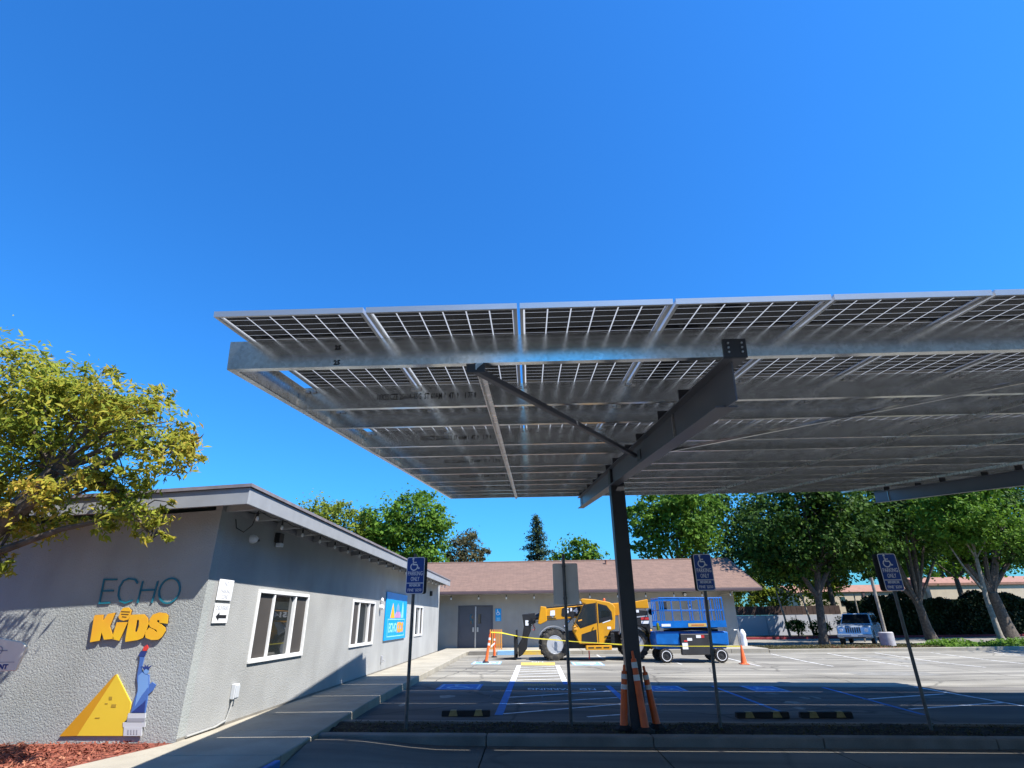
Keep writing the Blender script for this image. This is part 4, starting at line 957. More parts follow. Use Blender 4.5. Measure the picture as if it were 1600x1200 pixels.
# ================================================================== SOLAR CANOPY
TA = R(7.0)
tv, nv = Vector((0, math.cos(TA), math.sin(TA))), Vector((0, -math.sin(TA), math.cos(TA)))
CO = Vector((0, 3.1745, 3.357))
def CP(x, s_, o): return CO + Vector((x, 0, 0)) + tv * s_ + nv * o
GX = [1.56, 10.25, 18.94]
can = thing('solar_canopy', 'long steel solar panel canopy over the parking bays', 'solar canopy', (1.63, 9.95, 0.0))
PX0, PW, PP, PL, SP = -2.13, 1.032, 1.052, 2.142, 2.176
PH = 0.223
tmat = Matrix(((1, 0, 0), (0, math.cos(TA), -math.sin(TA)), (0, math.sin(TA), math.cos(TA))))
# one panel mesh set, in local coordinates (x across, y up the slope, z normal)
fr = MB(); fw_, ft = 0.022, 0.040
fr.box(0, PW, 0, fw_, 0, ft); fr.box(0, PW, PL - fw_, PL, 0, ft); fr.box(0, fw_, fw_, PL - fw_, 0, ft); fr.box(PW - fw_, PW, fw_, PL - fw_, 0, ft)
me_fr = fr.mesh('solar_panel'); me_fr.materials.append(MATS['aluminium'])
bsm = MB().add([(fw_, fw_, 0.026), (PW - fw_, fw_, 0.026), (PW - fw_, PL - fw_, 0.026), (fw_, PL - fw_, 0.026)], [(3, 2, 1, 0)]).mesh('backsheet'); bsm.materials.append(MATS['backsheet'])
ce = MB(); nc, nr_ = 6, 22; m0 = 0.030
cw, ch = (PW - 2 * m0) / nc, (PL - 2 * m0) / nr_
for i in range(nc):
    for j in range(nr_):
        gx_, gy_ = 0.0045, 0.0021
        x0, x1, y0, y1 = m0 + i * cw + gx_, m0 + (i + 1) * cw - gx_, m0 + j * ch + gy_, m0 + (j + 1) * ch - gy_
        ce.add([(x0, y0, 0.0235), (x1, y0, 0.0235), (x1, y1, 0.0235), (x0, y1, 0.0235)], [(3, 2, 1, 0)])
cem = ce.mesh('cell_grid'); cem.materials.append(MATS['cell'])
for row in range(6):
    for k in range(15 if row == 5 else 23):
        o = bpy.data.objects.new('solar_panel', me_fr); COL.objects.link(o); o.parent = can
        p = CP(PX0 + k * PP + (PP - PW) / 2 - 0.01, row * SP + 0.008, PH)
        o.location = p - can.location; o.rotation_euler = (TA, 0, 0)
        for nm, me in (('backsheet', bsm), ('cell_grid', cem)):
            c2 = bpy.data.objects.new(nm, me); COL.objects.link(c2); c2.parent = o
# purlins
def cprof(h=0.221, f=0.07, t=0.004, l=0.02):
    return [(0, 0), (f, 0), (f, l), (f - t, l), (f - t, t), (t, t), (t, h - t), (f - t, h - t), (f - t, h - l), (f, h - l), (f, h), (0, h)]
PS = []
for row in range(6):
    PS += [row * SP + 0.475, row * SP + 1.765]
for i, s0 in enumerate(PS):
    x1 = 13.75 if i >= 10 else 22.2
    MB().prism(cprof(), lambda u, v, d, s0=s0: CP(d, s0 + u, v), -2.26, x1).build('purlin', 'galvanised', can)
    if i % 2 == 1 or i == 2:
        pass
# stencilled mill marks on the web of the purlins
for i, s0 in enumerate(PS):
    if i in (1, 3, 5, 7, 9, 11):
        text_mb('10X35CZE 2S60A-65G  ST 60AM 1  4T  9    1 7F 8', 0.085, lambda u, v, d, s0=s0: CP(-0.98 + u, s0 - 0.0008 - d, 0.105 + v), depth=0.0006, width=0.98, res=1, bold=0.0015).build('mill_mark', 'black_paint', can, fix=False)['kind'] = 'stuff'
for x, v_ in ((-1.42, 0.15), (-1.42, 0.03)):
    text_mb('25', 0.05, lambda u, v, d, x=x, v_=v_: CP(x + u, PS[0] - 0.0008 - d, v_ + v), depth=0.0006, res=1, bold=0.003).build('mill_mark', 'black_paint', can, fix=False)['kind'] = 'stuff'
# end channel closing the purlin ends
MB().prism([(0, 0), (0.06, 0), (0.06, 0.004), (0.004, 0.004), (0.004, 0.217), (0.06, 0.217), (0.06, 0.221), (0, 0.221)], lambda u, v, d: CP(-2.264 + u, d, v - 0.002), PS[0] + 0.01, PS[-1] + 0.07).build('end_channel', 'galv_bright', can)
# panel clips and bolts under the seams on the second purlin
clip = MB().box(-0.02, 0.02, -0.012, 0.012, 0, 0.02).mesh('panel_clip'); clip.materials.append(MATS['steel'])
for s0 in (PS[1], PS[2], PS[3]):
    for k in range(0, 12):
        for dx in (-0.03, 0.03):
            o = bpy.data.objects.new('panel_clip', clip); COL.objects.link(o); o.parent = can
            o.location = CP(PX0 + k * PP + dx, s0 - 0.014, 0.165) - can.location; o.rotation_euler = (TA, 0, 0)
# straps under the purlins
for x in (-0.37, 4.95, 6.6, 9.0, 15.0):
    MB().prism([(0, -0.006), (0.055, -0.006), (0.055, -0.001), (0.008, -0.001), (0.008, -0.05), (0, -0.05)], lambda u, v, d, x=x: CP(x + u, d, v), PS[0], PS[9 if x > 13.6 else 11] + 0.07).build('purlin_strap', 'galv_bright', can)
# girders, columns, braces
GS0, GS1 = 0.56, 13.25
for gi, gx in enumerate(GX):
    GD = 0.30; fl_ = 0.085
    gm = MB()
    gs1 = GS1 if gi < 2 else 11.0
    gm.prism([(GS0, 0), (GS0, -GD + 0.0), (gs1, -GD + 0.02), (gs1, 0)], lambda u, v, d: CP(d, u, v - 0.012), gx - 0.006, gx + 0.006)
    gir = gm.build('girder', 'girder_paint', can)
    MB().prism([(-fl_, -0.012), (fl_, -0.012), (fl_, -0.001), (-fl_, -0.001)], lambda u, v, d, gx=gx: CP(gx + u, d, v), PS[0] + 0.012, gs1).build('girder_flange', 'girder_paint', gir)
    MB().prism([(-fl_, -GD - 0.012), (fl_, -GD - 0.012), (fl_, -GD + 0.002), (-fl_, -GD + 0.002)], lambda u, v, d, gx=gx: CP(gx + u, d, v), GS0 + 0.22, gs1).build('girder_flange', 'girder_paint', gir)
    for ss in (2.25, 12.6):
        for sd in (-1, 1):
            MB().prism([(ss, -0.02), (ss + 0.012, -0.02), (ss + 0.012, -GD - 0.01), (ss, -GD - 0.01)], lambda u, v, d: CP(d, u, v), gx + sd * 0.008, gx + sd * 0.03).build('stiffener', 'galv_bright', gir)
    # purlin clips on the girder, and the bolted end plate on the first purlin
    for j, s0 in enumerate(PS[1:10 if gi == 2 else 12]):
        MB().prism([(-0.075, 0.0), (0.075, 0.0), (0.075, 0.11), (-0.075, 0.11)], lambda u, v, d, gx=gx: CP(gx + u, d, v), s0 - 0.010, s0 - 0.001).build('purlin_clip', 'column_paint', gir)
    pl_ = MB().prism([(-0.085, -0.012), (0.085, -0.012), (0.085, 0.135), (-0.085, 0.135)], lambda u, v, d, gx=gx: CP(gx + u, d, v), PS[0] - 0.012, PS[0] - 0.001).build('end_plate', 'column_paint', gir)
    for bx in (-0.05, 0.05):
        for bz in (0.03, 0.065, 0.10):
            q0, q1 = CP(gx + bx, PS[0] - 0.024, bz), CP(gx + bx, PS[0] - 0.012, bz)
            MB().tube([q0, q1], 0.008, 6).build('bolt', 'steel', pl_ if False else gir)
    # column
    cy_ = 9.95; zt = CP(0, (cy_ - 3.17) / math.cos(TA), 0).z
    MB().box(gx - 0.055, gx + 0.195, cy_ - 0.125, cy_ + 0.125, gz(gx, cy_) - 0.05, zt - 0.0).build('column', 'column_paint', can, bevel=0.015, segs=2)
    MB().box(gx - 0.13, gx + 0.27, cy_ - 0.2, cy_ + 0.2, gz(gx, cy_) + 0.05, gz(gx, cy_) + 0.115).build('base_plate', 'column_paint', can)
    for sd, ex in ((-1, gx - 1.93), (1, gx + 3.2)):
        a = CP(gx + sd * 0.06, 4.15, -0.16); b2 = CP(ex, 0.55, -0.035)
        MB().bar(a, b2, 0.05 if sd < 0 else 0.034, 0.05 if sd < 0 else 0.034).build('brace', 'girder_paint' if sd < 0 else 'galvanised', can, bevel=0.004)
        MB().prism([(-0.07, -0.07), (0.07, -0.07), (0.07, -0.003), (-0.07, -0.003)], lambda u, v, d, ex=ex: CP(ex + u, d, v), PS[0] + 0.005, PS[0] + 0.012).build('gusset', 'column_paint', can)
        MB().prism([(4.05, -0.22), (4.28, -0.22), (4.28, -0.08), (4.05, -0.08)], lambda u, v, d: CP(d, u, v), gx + sd * 0.007, gx + sd * 0.016).build('gusset', 'column_paint', can)

# ================================================================== SIGNS
def rrect(w, h, r, n=4):
    pts = []
    for cx_, cy2, a0 in ((w / 2 - r, h / 2 - r, 0), (-w / 2 + r, h / 2 - r, 90), (-w / 2 + r, -h / 2 + r, 180), (w / 2 - r, -h / 2 + r, 270)):
        pts += arc(cx_, cy2, r, a0, a0 + 90, n)
    return pts
def parking_sign(x, y, cx_, z0, z1, label, lean=0.0, backdx=0.03, ptop=None):
    zb = gz(x, y) + 0.06
    t = thing('parking_sign', label, 'sign', (x, y, zb), group='accessible parking signs along the planting strip')
    top = ptop or z1 + 0.02
    MB().tube([(x, y, zb - 0.05), (x + lean, y, top)], 0.027, 10).build('post', 'post_steel', t, smooth=True)
    h = z1 - z0; w = 0.31; cz_ = (z0 + z1) / 2
    fn = lambda u, v, d: (cx_ + u, y - 0.034 - d, cz_ + v)
    MB().prism(rrect(w, h, 0.035), fn, 0, 0.003).build('plate', 'sign_white', t)
    MB().prism(rrect(w - 0.024, h - 0.024, 0.028), fn, 0.0035, 0.0045).build('plate_face', 'sign_blue', t)
    MB().prism([(-w / 2 + 0.012, -h * 0.222), (w / 2 - 0.012, -h * 0.222), (w / 2 - 0.012, -h * 0.20), (-w / 2 + 0.012, -h * 0.20)], fn, 0.005, 0.006).build('rule', 'sign_white', t)
    isa(MB(), 0.225, lambda u, v, d: fn(u - 0.015, v + h * 0.30, d), 0.005, 0.006).build('wheelchair_symbol', 'sign_white', t)
    for s_, v, sz, wd in (('PARKING', 0.045, 0.095, 0.25), ('ONLY', -0.105, 0.095, 0.15), ('MINIMUM', -0.275, 0.062, 0.185), ('FINE  $250', -0.40, 0.062, 0.235)):
        text_mb(s_, sz, lambda u, v2, d, v=v: fn(u, v2 + v * h, 0.005 + d), depth=0.001, width=wd, bold=0.0012).build('lettering', 'sign_white', t, fix=False)
    fb_ = lambda u, v, d: (cx_ + backdx + u, y + 0.032 + d, cz_ + v)
    MB().prism(rrect(w, h, 0.035), fb_, 0, 0.003).build('rear_plate', 'column_paint', t)
    for z in (z0 + 0.08, z1 - 0.08): MB().tube([(cx_, y - 0.046, z), (cx_, y + 0.04, z)], 0.006, 6).build('bolt', 'steel', t)
    return t
parking_sign(-1.99, 9.79, -1.967, 2.065, 2.66, 'blue wheelchair parking sign nearest the stucco building', backdx=0.035, ptop=2.72)
parking_sign(2.93, 10.05, 3.02, 2.06, 2.66, 'blue wheelchair parking sign in front of the blue lift', lean=0.09, backdx=-0.02)
parking_sign(6.12, 9.97, 6.14, 2.01, 2.61, 'blue wheelchair parking sign at the right in front of the trees', lean=0.02, backdx=-0.05)
ps = thing('sign_post', 'grey sign seen from behind on a dark post, left of the canopy column', 'sign', (0.61, 10.3, gz(0.61, 10.3) + 0.06), group=None)
MB().tube([(0.61, 10.3, 0.0), (0.61, 10.3, 2.73)], 0.028, 10).build('post', 'post_steel', ps, smooth=True)
MB().prism(rrect(0.45, 0.69, 0.03), lambda u, v, d: (0.635 + u, 10.335 + d, 2.225 + v), 0, 0.004).build('plate', 'sign_back', ps)
for z in (1.96, 2.5): MB().lathe([(0.034, 0), (0.034, 0.035)], (0.61, 10.3, z), 'z', 10).build('clamp', 'post_steel', ps)

# ================================================================== WHEEL STOPS
def wheel_stop(x0, x1, y, label):
    o = gz((x0 + x1) / 2, y); w = x1 - x0
    t = thing('wheel_stop', label, 'wheel stop', ((x0 + x1) / 2, y, o), group='rubber wheel stops at the heads of the bays')
    prof = [(-0.075, 0), (0.075, 0), (0.05, 0.10), (-0.05, 0.10)]
    MB().prism(prof, lambda u, v, d: (d, y + u, o + v), x0, x1).build('body', 'rubber', t, bevel=0.012)
    for cx_ in (x0 + w * 0.24, x0 + w * 0.76):
        MB().prism([(-0.085, 0.012), (0.085, 0.012), (0.055, 0.103), (-0.055, 0.103)], lambda u, v, d: (cx_ + u, y - 0.0775 + 0.25 * v + d, o + v), -0.002, 0.001).build('reflective_patch', 'stop_yellow', t)
        MB().prism([(-0.055, 0.1), (0.055, 0.1), (0.055, 0.104), (-0.055, 0.104)], lambda u, v, d: (cx_ + u, d, o + v), y - 0.052, y + 0.05).build('reflective_patch', 'stop_yellow', t)
wheel_stop(-1.72, -0.81, 11.78, 'black rubber wheel stop with yellow patches by the stucco building side')
wheel_stop(3.74, 4.70, 11.75, 'black and yellow wheel stop just right of the middle parking sign')
wheel_stop(4.93, 5.87, 11.80, 'black and yellow wheel stop left of the rightmost parking sign post')

# ================================================================== CONES AND BARRIERS
def tall_cone(base, top, label, r0=0.062, r1=0.042, group=None, bands=(0.62, 0.78)):
    b0, b1 = Vector(base), Vector(top)
    t = thing('delineator_cone', label, 'traffic cone', base, group=group)
    P = lambda k: b0.lerp(b1, k)
    MB().tube([P(0.03), P(0.06), P(0.5), P(0.9), P(0.905), P(1.0)], [r0 * 1.15, r0, (r0 + r1) / 2, r1, r1 * 0.55, r1 * 0.45], 12).build('shaft', 'cone_orange', t, smooth=True)
    for k in bands:
        ra, rb = r0 + (r1 - r0) * k + 0.002, r0 + (r1 - r0) * (k + 0.075) + 0.002
        MB().tube([P(k), P(k + 0.075)], [ra, rb], 12).build('white_band', 'cone_white', t, smooth=True)
    MB().lathe([(0.14, 0.0), (0.14, 0.03), (0.10, 0.05), (r0 * 1.2, 0.07)], (base[0], base[1], base[2]), 'z', 8).build('base', 'rubber', t)
    return t
G = 'orange delineator cones leaning on the canopy column'
tall_cone((1.39, 9.84, 0.06), (1.475, 9.82, 0.96), 'orange delineator cone leaning on the left side of the column', group=G)
tall_cone((1.69, 9.64, 0.06), (1.61, 9.75, 1.16), 'orange delineator cone in front of the canopy column with two white bands', group=G)
tall_cone((1.93, 9.95, 0.06), (1.80, 9.93, 0.93), 'orange delineator cone leaning on the right side of the column', group=G)
G2 = 'orange delineators by the grey double doors'
tall_cone((-1.92, 25.2, 0.0), (-1.74, 25.3, 1.19), 'orange delineator standing on the painted blue square, tape tied on', group=G2, bands=(0.55, 0.72))
tall_cone((-1.80, 28.8, 0.0), (-1.80, 28.8, 1.2), 'orange delineator behind the one on the blue square', group=G2, bands=(0.6,))
rg = tag(MB().bar((-1.72, 25.32, 0.6), (-1.78, 28.75, 0.6), 0.02, 0.07).build('barrier_rail', 'cone_white'), 'thin white rail between the two orange delineators', 'rail')
def cone(x, y, label):
    z = gz(x, y)
    t = thing('traffic_cone', label, 'traffic cone', (x, y, z))
    MB().lathe([(0.125, 0.03), (0.115, 0.05), (0.035, 0.66), (0.03, 0.69), (0.0, 0.695)], (x, y, z), 'z', 16).build('shaft', 'cone_orange', t, smooth=True)
    MB().xy(rrect(0.34, 0.34, 0.05), 0, 0.035)
    MB().prism(rrect(0.35, 0.35, 0.05), lambda u, v, d: (x + u, y + v, z + d), 0, 0.032).build('base', 'cone_orange', t, bevel=0.006)
    return t
cone(8.52, 24.75, 'plain orange traffic cone right of the blue lift')
cr_ = thing('slatted_barrier', 'orange slatted wooden barrier standing before the grey doors', 'barrier', (-1.96, 32.6, 0.165))
for i in range(6): MB().box(-2.28 + i * 0.118, -2.21 + i * 0.118, 32.57, 32.6, 0.165, 1.15).build('slat', 'slat_orange', cr_)
for z in (0.35, 0.95): MB().box(-2.29, -1.61, 32.601, 32.64, z, z + 0.09).build('rail', 'slat_orange', cr_)
for x in (-2.24, -1.66): MB().bar((x, 32.64, 0.9), (x, 33.0, 0.165), 0.05, 0.03).build('stay', 'slat_orange', cr_)
# caution tape
pts = [(-1.74, 25.29, 1.16), (-1.31, 25.5, 1.13), (-0.62, 25.9, 0.98), (-0.5, 25.62, 0.96), (0.15, 25.6, 0.89), (0.8, 25.6, 0.84), (1.8, 25.6, 0.75), (2.83, 25.6, 0.68), (3.7, 25.55, 0.62), (4.58, 25.4, 0.58), (6.0, 25.1, 0.545), (7.3, 24.9, 0.54), (8.47, 24.73, 0.53)]
tp_ = MB()
for i in range(len(pts) - 1):
    a, b2 = Vector(pts[i]), Vector(pts[i + 1]); tw = [0.017 + 0.007 * math.sin(1.7 * k) for k in (i, i + 1)]
    tp_.add([a - Vector((0, 0.002, tw[0])), b2 - Vector((0, 0.002, tw[1])), b2 + Vector((0, -0.002, tw[1])), a + Vector((0, -0.002, tw[0])), a + Vector((0, 0.002, -tw[0])), b2 + Vector((0, 0.002, -tw[1])), b2 + Vector((0, 0.002, tw[1])), a + Vector((0, 0.002, tw[0]))],
            [(0, 1, 2, 3), (7, 6, 5, 4), (3, 2, 6, 7), (0, 4, 5, 1)])
tag(tp_.build('caution_tape', 'tape_yellow'), 'yellow caution tape strung from the delineators past the machines to the cone', 'tape')

# ================================================================== TELEHANDLER
th = thing('telehandler', 'yellow and black telehandler with lowered boom parked before the far wall', 'telehandler', (2.8, 27.2, -0.05))
def wheel(parent, cx_, cy2, cz_, r, w, rr, ang=0.0, lugs=18, side=-1, rimmat='rim_silver'):
    """wheel standing in the XZ plane, axis along Y; side = outward Y direction"""
    rot = Matrix.Rotation(ang, 3, 'Z'); C_ = Vector((cx_, cy2, cz_))
    def put(mb):
        mb.v = [tuple(rot @ Vector(p) + C_) for p in mb.v]; return mb
    ty = MB().lathe([(rr, -w / 2 + 0.02), (r * 0.80, -w / 2), (r * 0.93, -w / 2 + 0.02), (r * 0.955, -w / 4), (r * 0.955, w / 4), (r * 0.93, w / 2 - 0.02), (r * 0.80, w / 2), (rr, w / 2 - 0.02)], (0, 0, 0), 'y', 28, caps=False)
    o = put(ty).build('wheel', 'tyre', parent, smooth=True)
    if lugs:
        lg = MB()
        for i in range(lugs):
            for s_ in (-1, 1):
                a = 2 * PI * (i + (0.5 if s_ > 0 else 0)) / lugs
                m_ = Matrix.Rotation(-a, 3, 'Y') @ Matrix.Rotation(s_ * 0.45, 3, 'X')
                c = Matrix.Rotation(-a, 3, 'Y') @ Vector((r * 0.955, s_ * w * 0.24, 0))
                lg.cbox(c, (r * 0.09, w * 0.50, r * 0.105), m_)
        put(lg).build('tread_lugs', 'tyre', o)
    k = side
    put(MB().lathe([(rr * 1.02, k * (w / 2 - 0.03)), (rr * 0.92, k * (w / 2 - 0.02)), (rr * 0.82, k * (w / 2 - 0.09)), (rr * 0.42, k * (w / 2 - 0.10)), (rr * 0.36, k * (w / 2 - 0.02)), (rr * 0.10, k * (w / 2 - 0.015))], (0, 0, 0), 'y', 24)).build('rim', rimmat, o, smooth=True)
    bl = MB()
    for i in range(8):
        a = 2 * PI * i / 8
        bl.lathe([(0.018, k * (w / 2 - 0.10)), (0.016, k * (w / 2 - 0.075))], (rr * 0.6 * math.cos(a), 0, rr * 0.6 * math.sin(a)), 'y', 6)
    put(bl).build('wheel_nuts', rimmat, o)
    return o
gzt = -0.045
wheel(th, 0.98, 26.62, gzt + 0.645, 0.65, 0.42, 0.38, ang=R(14))
wheel(th, 4.52, 26.62, gzt + 0.635, 0.64, 0.42, 0.38)
wheel(th, 1.0, 28.3, gzt + 0.645, 0.65, 0.42, 0.38, ang=R(14), side=1)
wheel(th, 4.6, 28.3, gzt + 0.635, 0.64, 0.42, 0.38, side=1)
MB().xz([(0.35, 0.55), (0.5, 1.05), (1.6, 1.15), (3.6, 1.1), (5.1, 1.05), (5.2, 0.6), (4.9, 0.42), (0.6, 0.42)], 26.98, 28.0).build('chassis', 'machine_black', th, bevel=0.03)
MB().tube([(0.98, 26.7, 0.6), (0.98, 28.2, 0.6)], 0.11, 10).build('axle', 'machine_black', th)
MB().tube([(4.52, 26.7, 0.6), (4.52, 28.2, 0.6)], 0.11, 10).build('axle', 'machine_black', th)
cabp = [(2.25, 2.43), (2.33, 2.47), (2.9, 2.42), (3.5, 2.31), (3.68, 2.21), (3.76, 2.08), (3.72, 1.62), (3.67, 1.19), (3.44, 1.12), (3.18, 0.67), (3.12, 0.61), (2.08, 0.63), (1.83, 1.18), (1.86, 1.32), (2.43, 2.24), (2.27, 2.30)]
cb = MB().xz(cabp, 26.22, 27.12).build('cab', 'machine_yellow', th, bevel=0.03, segs=2)
def cw_(pts, name, mat, d0=26.212, d1=26.219): return MB().xz(pts, d0, d1).build(name, mat, cb)
cw_([(2.37, 2.22), (2.90, 2.28), (2.90, 1.46), (2.16, 1.24), (1.96, 1.47)], 'door_seal', 'machine_black', 26.2165, 26.2195)
cw_([(2.45, 2.20), (2.83, 2.22), (2.83, 1.49), (2.16, 1.30), (2.02, 1.50)], 'door_glass', 'glass_dark', 26.210, 26.216)
cw_([(2.99, 2.26), (3.38, 2.16), (3.58, 1.90), (3.60, 1.58), (2.98, 1.44)], 'window_seal', 'machine_black', 26.2165, 26.2195)
cw_([(3.04, 2.18), (3.33, 2.10), (3.51, 1.87), (3.50, 1.73), (3.02, 1.66)], 'rear_glass', 'glass_dark', 26.210, 26.216)
cw_([(2.2, 1.01), (2.85, 1.2), (2.86, 0.68), (2.18, 0.70)], 'door_lower_glass', 'machine_black', 26.210, 26.216)
cw_([(2.91, 2.32), (2.94, 2.32), (2.94, 0.64), (2.91, 0.64)], 'door_gap', 'machine_black', 26.2175, 26.2198)
cw_([(3.15, 1.48), (3.5, 1.58), (3.5, 1.54), (3.15, 1.44)], 'decal', 'white_plate', 26.214, 26.219)
cw_([(3.34, 1.30), (3.5, 1.30), (3.5, 1.20), (3.34, 1.20)], 'decal', 'white_plate', 26.214, 26.219)
cw_([(2.08, 1.58), (2.25, 1.62), (2.25, 1.56), (2.08, 1.53)], 'reflection_sticker', 'panel_orange', 26.207, 26.2095)
MB().bar((2.72, 26.19, 1.30), (2.72, 26.19, 1.22), 0.03, 0.03).build('door_handle', 'machine_black', cb)
MB().box(1.86, 2.02, 26.17, 26.215, 1.18, 1.34).build('headlight', 'panel_orange', cb, bevel=0.02)
MB().xz([(2.47, 2.15), (2.55, 2.15), (2.45, 1.55), (2.38, 1.55)], 26.55, 26.75).build('steering_console', 'machine_black', cb)
MB().lathe([(0.05, 0), (0.05, 0.09), (0.03, 0.12)], (3.35, 26.7, 2.36), 'z', 10).build('beacon', 'cone_orange', th, smooth=True)
# boom on the far side of the cab
def B_(pts, k=1.042): return [(x * k, 1.65 + (z - 1.65) * k) for x, z in pts]
bo = MB().xz(B_([(0.62, 2.06), (2.3, 2.18), (4.56, 2.30), (5.2, 2.40), (5.22, 2.02), (4.66, 2.03), (4.5, 1.77), (1.9, 1.67), (0.62, 1.57)]), 27.2, 27.7).build('boom', 'machine_yellow', th, bevel=0.02)
MB().xz(B_([(0.29, 1.46), (0.43, 2.17), (0.68, 2.14), (0.70, 1.56), (0.41, 1.43)]), 27.15, 27.75).build('boom_collar', 'machine_yellow', bo, bevel=0.02)
MB().xz(B_([(0.7, 2.12), (2.3, 2.24), (2.3, 2.19), (0.7, 2.07)]), 27.25, 27.65).build('boom_top_guard', 'machine_black', bo)
MB().xz(B_([(1.34, 1.78), (1.38, 2.06), (1.46, 2.10), (2.2, 2.14), (2.2, 1.74), (1.42, 1.73)]), 27.19, 27.197).build('decal_field', 'machine_black', bo)
text_mb('514', 0.30, lambda u, v, d: (1.86 + u, 27.188 - d, 1.97 + v), depth=0.002, width=0.62, bold=0.014).build('lettering', 'white_plate', bo, fix=False)
MB().xz(B_([(0.86, 1.98), (1.06, 2.0), (1.06, 1.80), (0.96, 1.70), (0.84, 1.76)]), 27.19, 27.197).build('shield_decal', 'white_plate', bo)
MB().tube([(1.5, 27.3, 1.3), (1.9, 27.45, 1.70)], 0.06, 8).build('lift_ram', 'steel', th)
MB().tube([(0.0, 27.4, 1.62), (0.42, 27.4, 1.8)], 0.12, 10).build('boom_nose', 'machine_black', bo)
hd = MB().xz(B_([(-0.40, 1.85), (0.18, 1.91), (0.20, 1.48), (-0.01, 1.45), (-0.02, 1.2), (-0.16, 0.88), (-0.21, 0.47), (-0.40, 0.24), (-0.58, 0.14), (-0.60, 0.61), (-0.42, 0.89), (-0.33, 1.35)]), 27.25, 27.65).build('boom_head', 'machine_black', th, bevel=0.03)
MB().box(-0.27, -0.13, 27.235, 27.249, 1.38, 1.60).build('decal', 'white_plate', hd)
MB().tube([(0.12, 27.3, 1.42), (0.11, 27.3, 1.34), (0.17, 27.3, 1.26), (0.12, 27.3, 1.17), (0.05, 27.3, 1.22)], 0.022, 6).build('hook', 'hook_red', hd)
fk = MB(); fk.box(-0.72, -0.64, 26.85, 28.05, 0.08, 0.24); fk.box(-0.72, -0.64, 26.85, 28.05, 0.85, 0.97)
for yy in (26.88, 27.25, 27.62, 27.99): fk.box(-0.71, -0.65, yy - 0.03, yy + 0.03, 0.08, 1.2)
fk.build('fork_carriage', 'machine_black', th)
for yy in (27.05, 27.85): MB().xz([(-0.80, 0.95), (-0.72, 0.95), (-0.72, 0.0), (-1.85, -0.02), (-1.85, 0.0), (-0.80, 0.05)], yy - 0.06, yy + 0.06).build('fork', 'machine_black', th)
# rear engine cover, fenders, tank, counterweight
rc = MB().xz([(4.0, 1.75), (4.62, 2.0), (5.19, 1.96), (5.25, 1.24), (5.2, 0.95), (5.05, 1.22), (4.55, 1.36), (4.0, 1.25)], 26.3, 27.15).build('engine_cover', 'machine_black', th, bevel=0.03)
MB().box(4.86, 5.2, 26.285, 26.299, 1.56, 1.66).build('decal', 'decal_red', rc)
MB().box(4.86, 5.2, 26.285, 26.299, 1.40, 1.52).build('decal', 'white_plate', rc)
MB().box(4.66, 4.80, 26.285, 26.299, 1.86, 1.97).build('decal', 'white_plate', rc)
MB().xz([(5.2, 0.35), (5.36, 0.4), (5.36, 1.15), (5.2, 1.2)], 26.5, 28.3).build('counterweight', 'machine_yellow', th, bevel=0.04)
for cx_ in (0.98, 4.52):
    fm = MB(); pr_ = arc(cx_, 0.60, 0.74, 45, 150, 8)
    for i in range(len(pr_) - 1):
        (xa, za), (xb, zb) = pr_[i], pr_[i + 1]
        fm.xz([(xa, za), (xb, zb), (xb, zb + 0.025), (xa, za + 0.025)], 26.45, 26.95)
    fm.build('fender', 'rim_silver', th)
tk = MB().box(2.36, 3.47, 26.2, 26.7, 0.38, 0.56).build('step_box', 'machine_yellow', th, bevel=0.015)
for i in range(3): MB().box(2.45 + i * 0.33, 2.70 + i * 0.33, 26.195, 26.2, 0.45, 0.50).build('step_print', 'machine_black', tk)
MB().tube([(3.95, 26.5, 1.05), (3.95, 26.45, 1.75), (4.1, 26.45, 1.9)], 0.05, 8).build('exhaust', 'steel', th)
MB().bar((2.5, 26.5, 0.02), (2.5, 26.5, 0.35), 0.05, 0.05).build('service_leg', 'decal_red', th)

for k, (x, z) in enumerate(((0.2, 1.75), (0.25, 1.66), (0.3, 1.58))):
    MB().tube([(x - 0.35, 27.24, z - 0.25), (x - 0.1, 27.2, z - 0.05), (x + 0.25, 27.17, z), (x + 0.9, 27.19, z + 0.02)], 0.016, 6).build('hose', 'machine_black', th)
MB().tube([(2.05, 26.2, 1.3), (1.85, 26.05, 1.5), (1.83, 26.0, 1.75)], 0.014, 6).build('mirror_arm', 'machine_black', th)
MB().box(1.74, 1.90, 25.97, 26.02, 1.68, 1.95).build('mirror', 'machine_black', th, bevel=0.02)
for z in (0.78, 0.92): MB().bar((3.2, 26.21, z), (3.62, 26.21, z), 0.03, 0.03).build('grab_bar', 'machine_black', th)
MB().box(3.45, 3.62, 26.2, 26.6, 0.62, 1.05).build('hydraulic_tank', 'machine_black', th, bevel=0.02)
for x in (2.3, 3.0): MB().tube([(x, 26.5, 2.44 - 0.07 * (x - 2.3)), (x, 26.9, 2.45 - 0.07 * (x - 2.3))], 0.02, 6).build('roof_bar', 'machine_black', th)
MB().box(2.2, 2.3, 26.25, 26.45, 2.26, 2.36).build('work_light', 'lamp_glass', th, bevel=0.01)
MB().xz([(4.68, 1.70), (5.15, 1.74), (5.15, 1.69), (4.68, 1.65)], 26.285, 26.299).build('vent_louvre', 'rim_silver', rc)
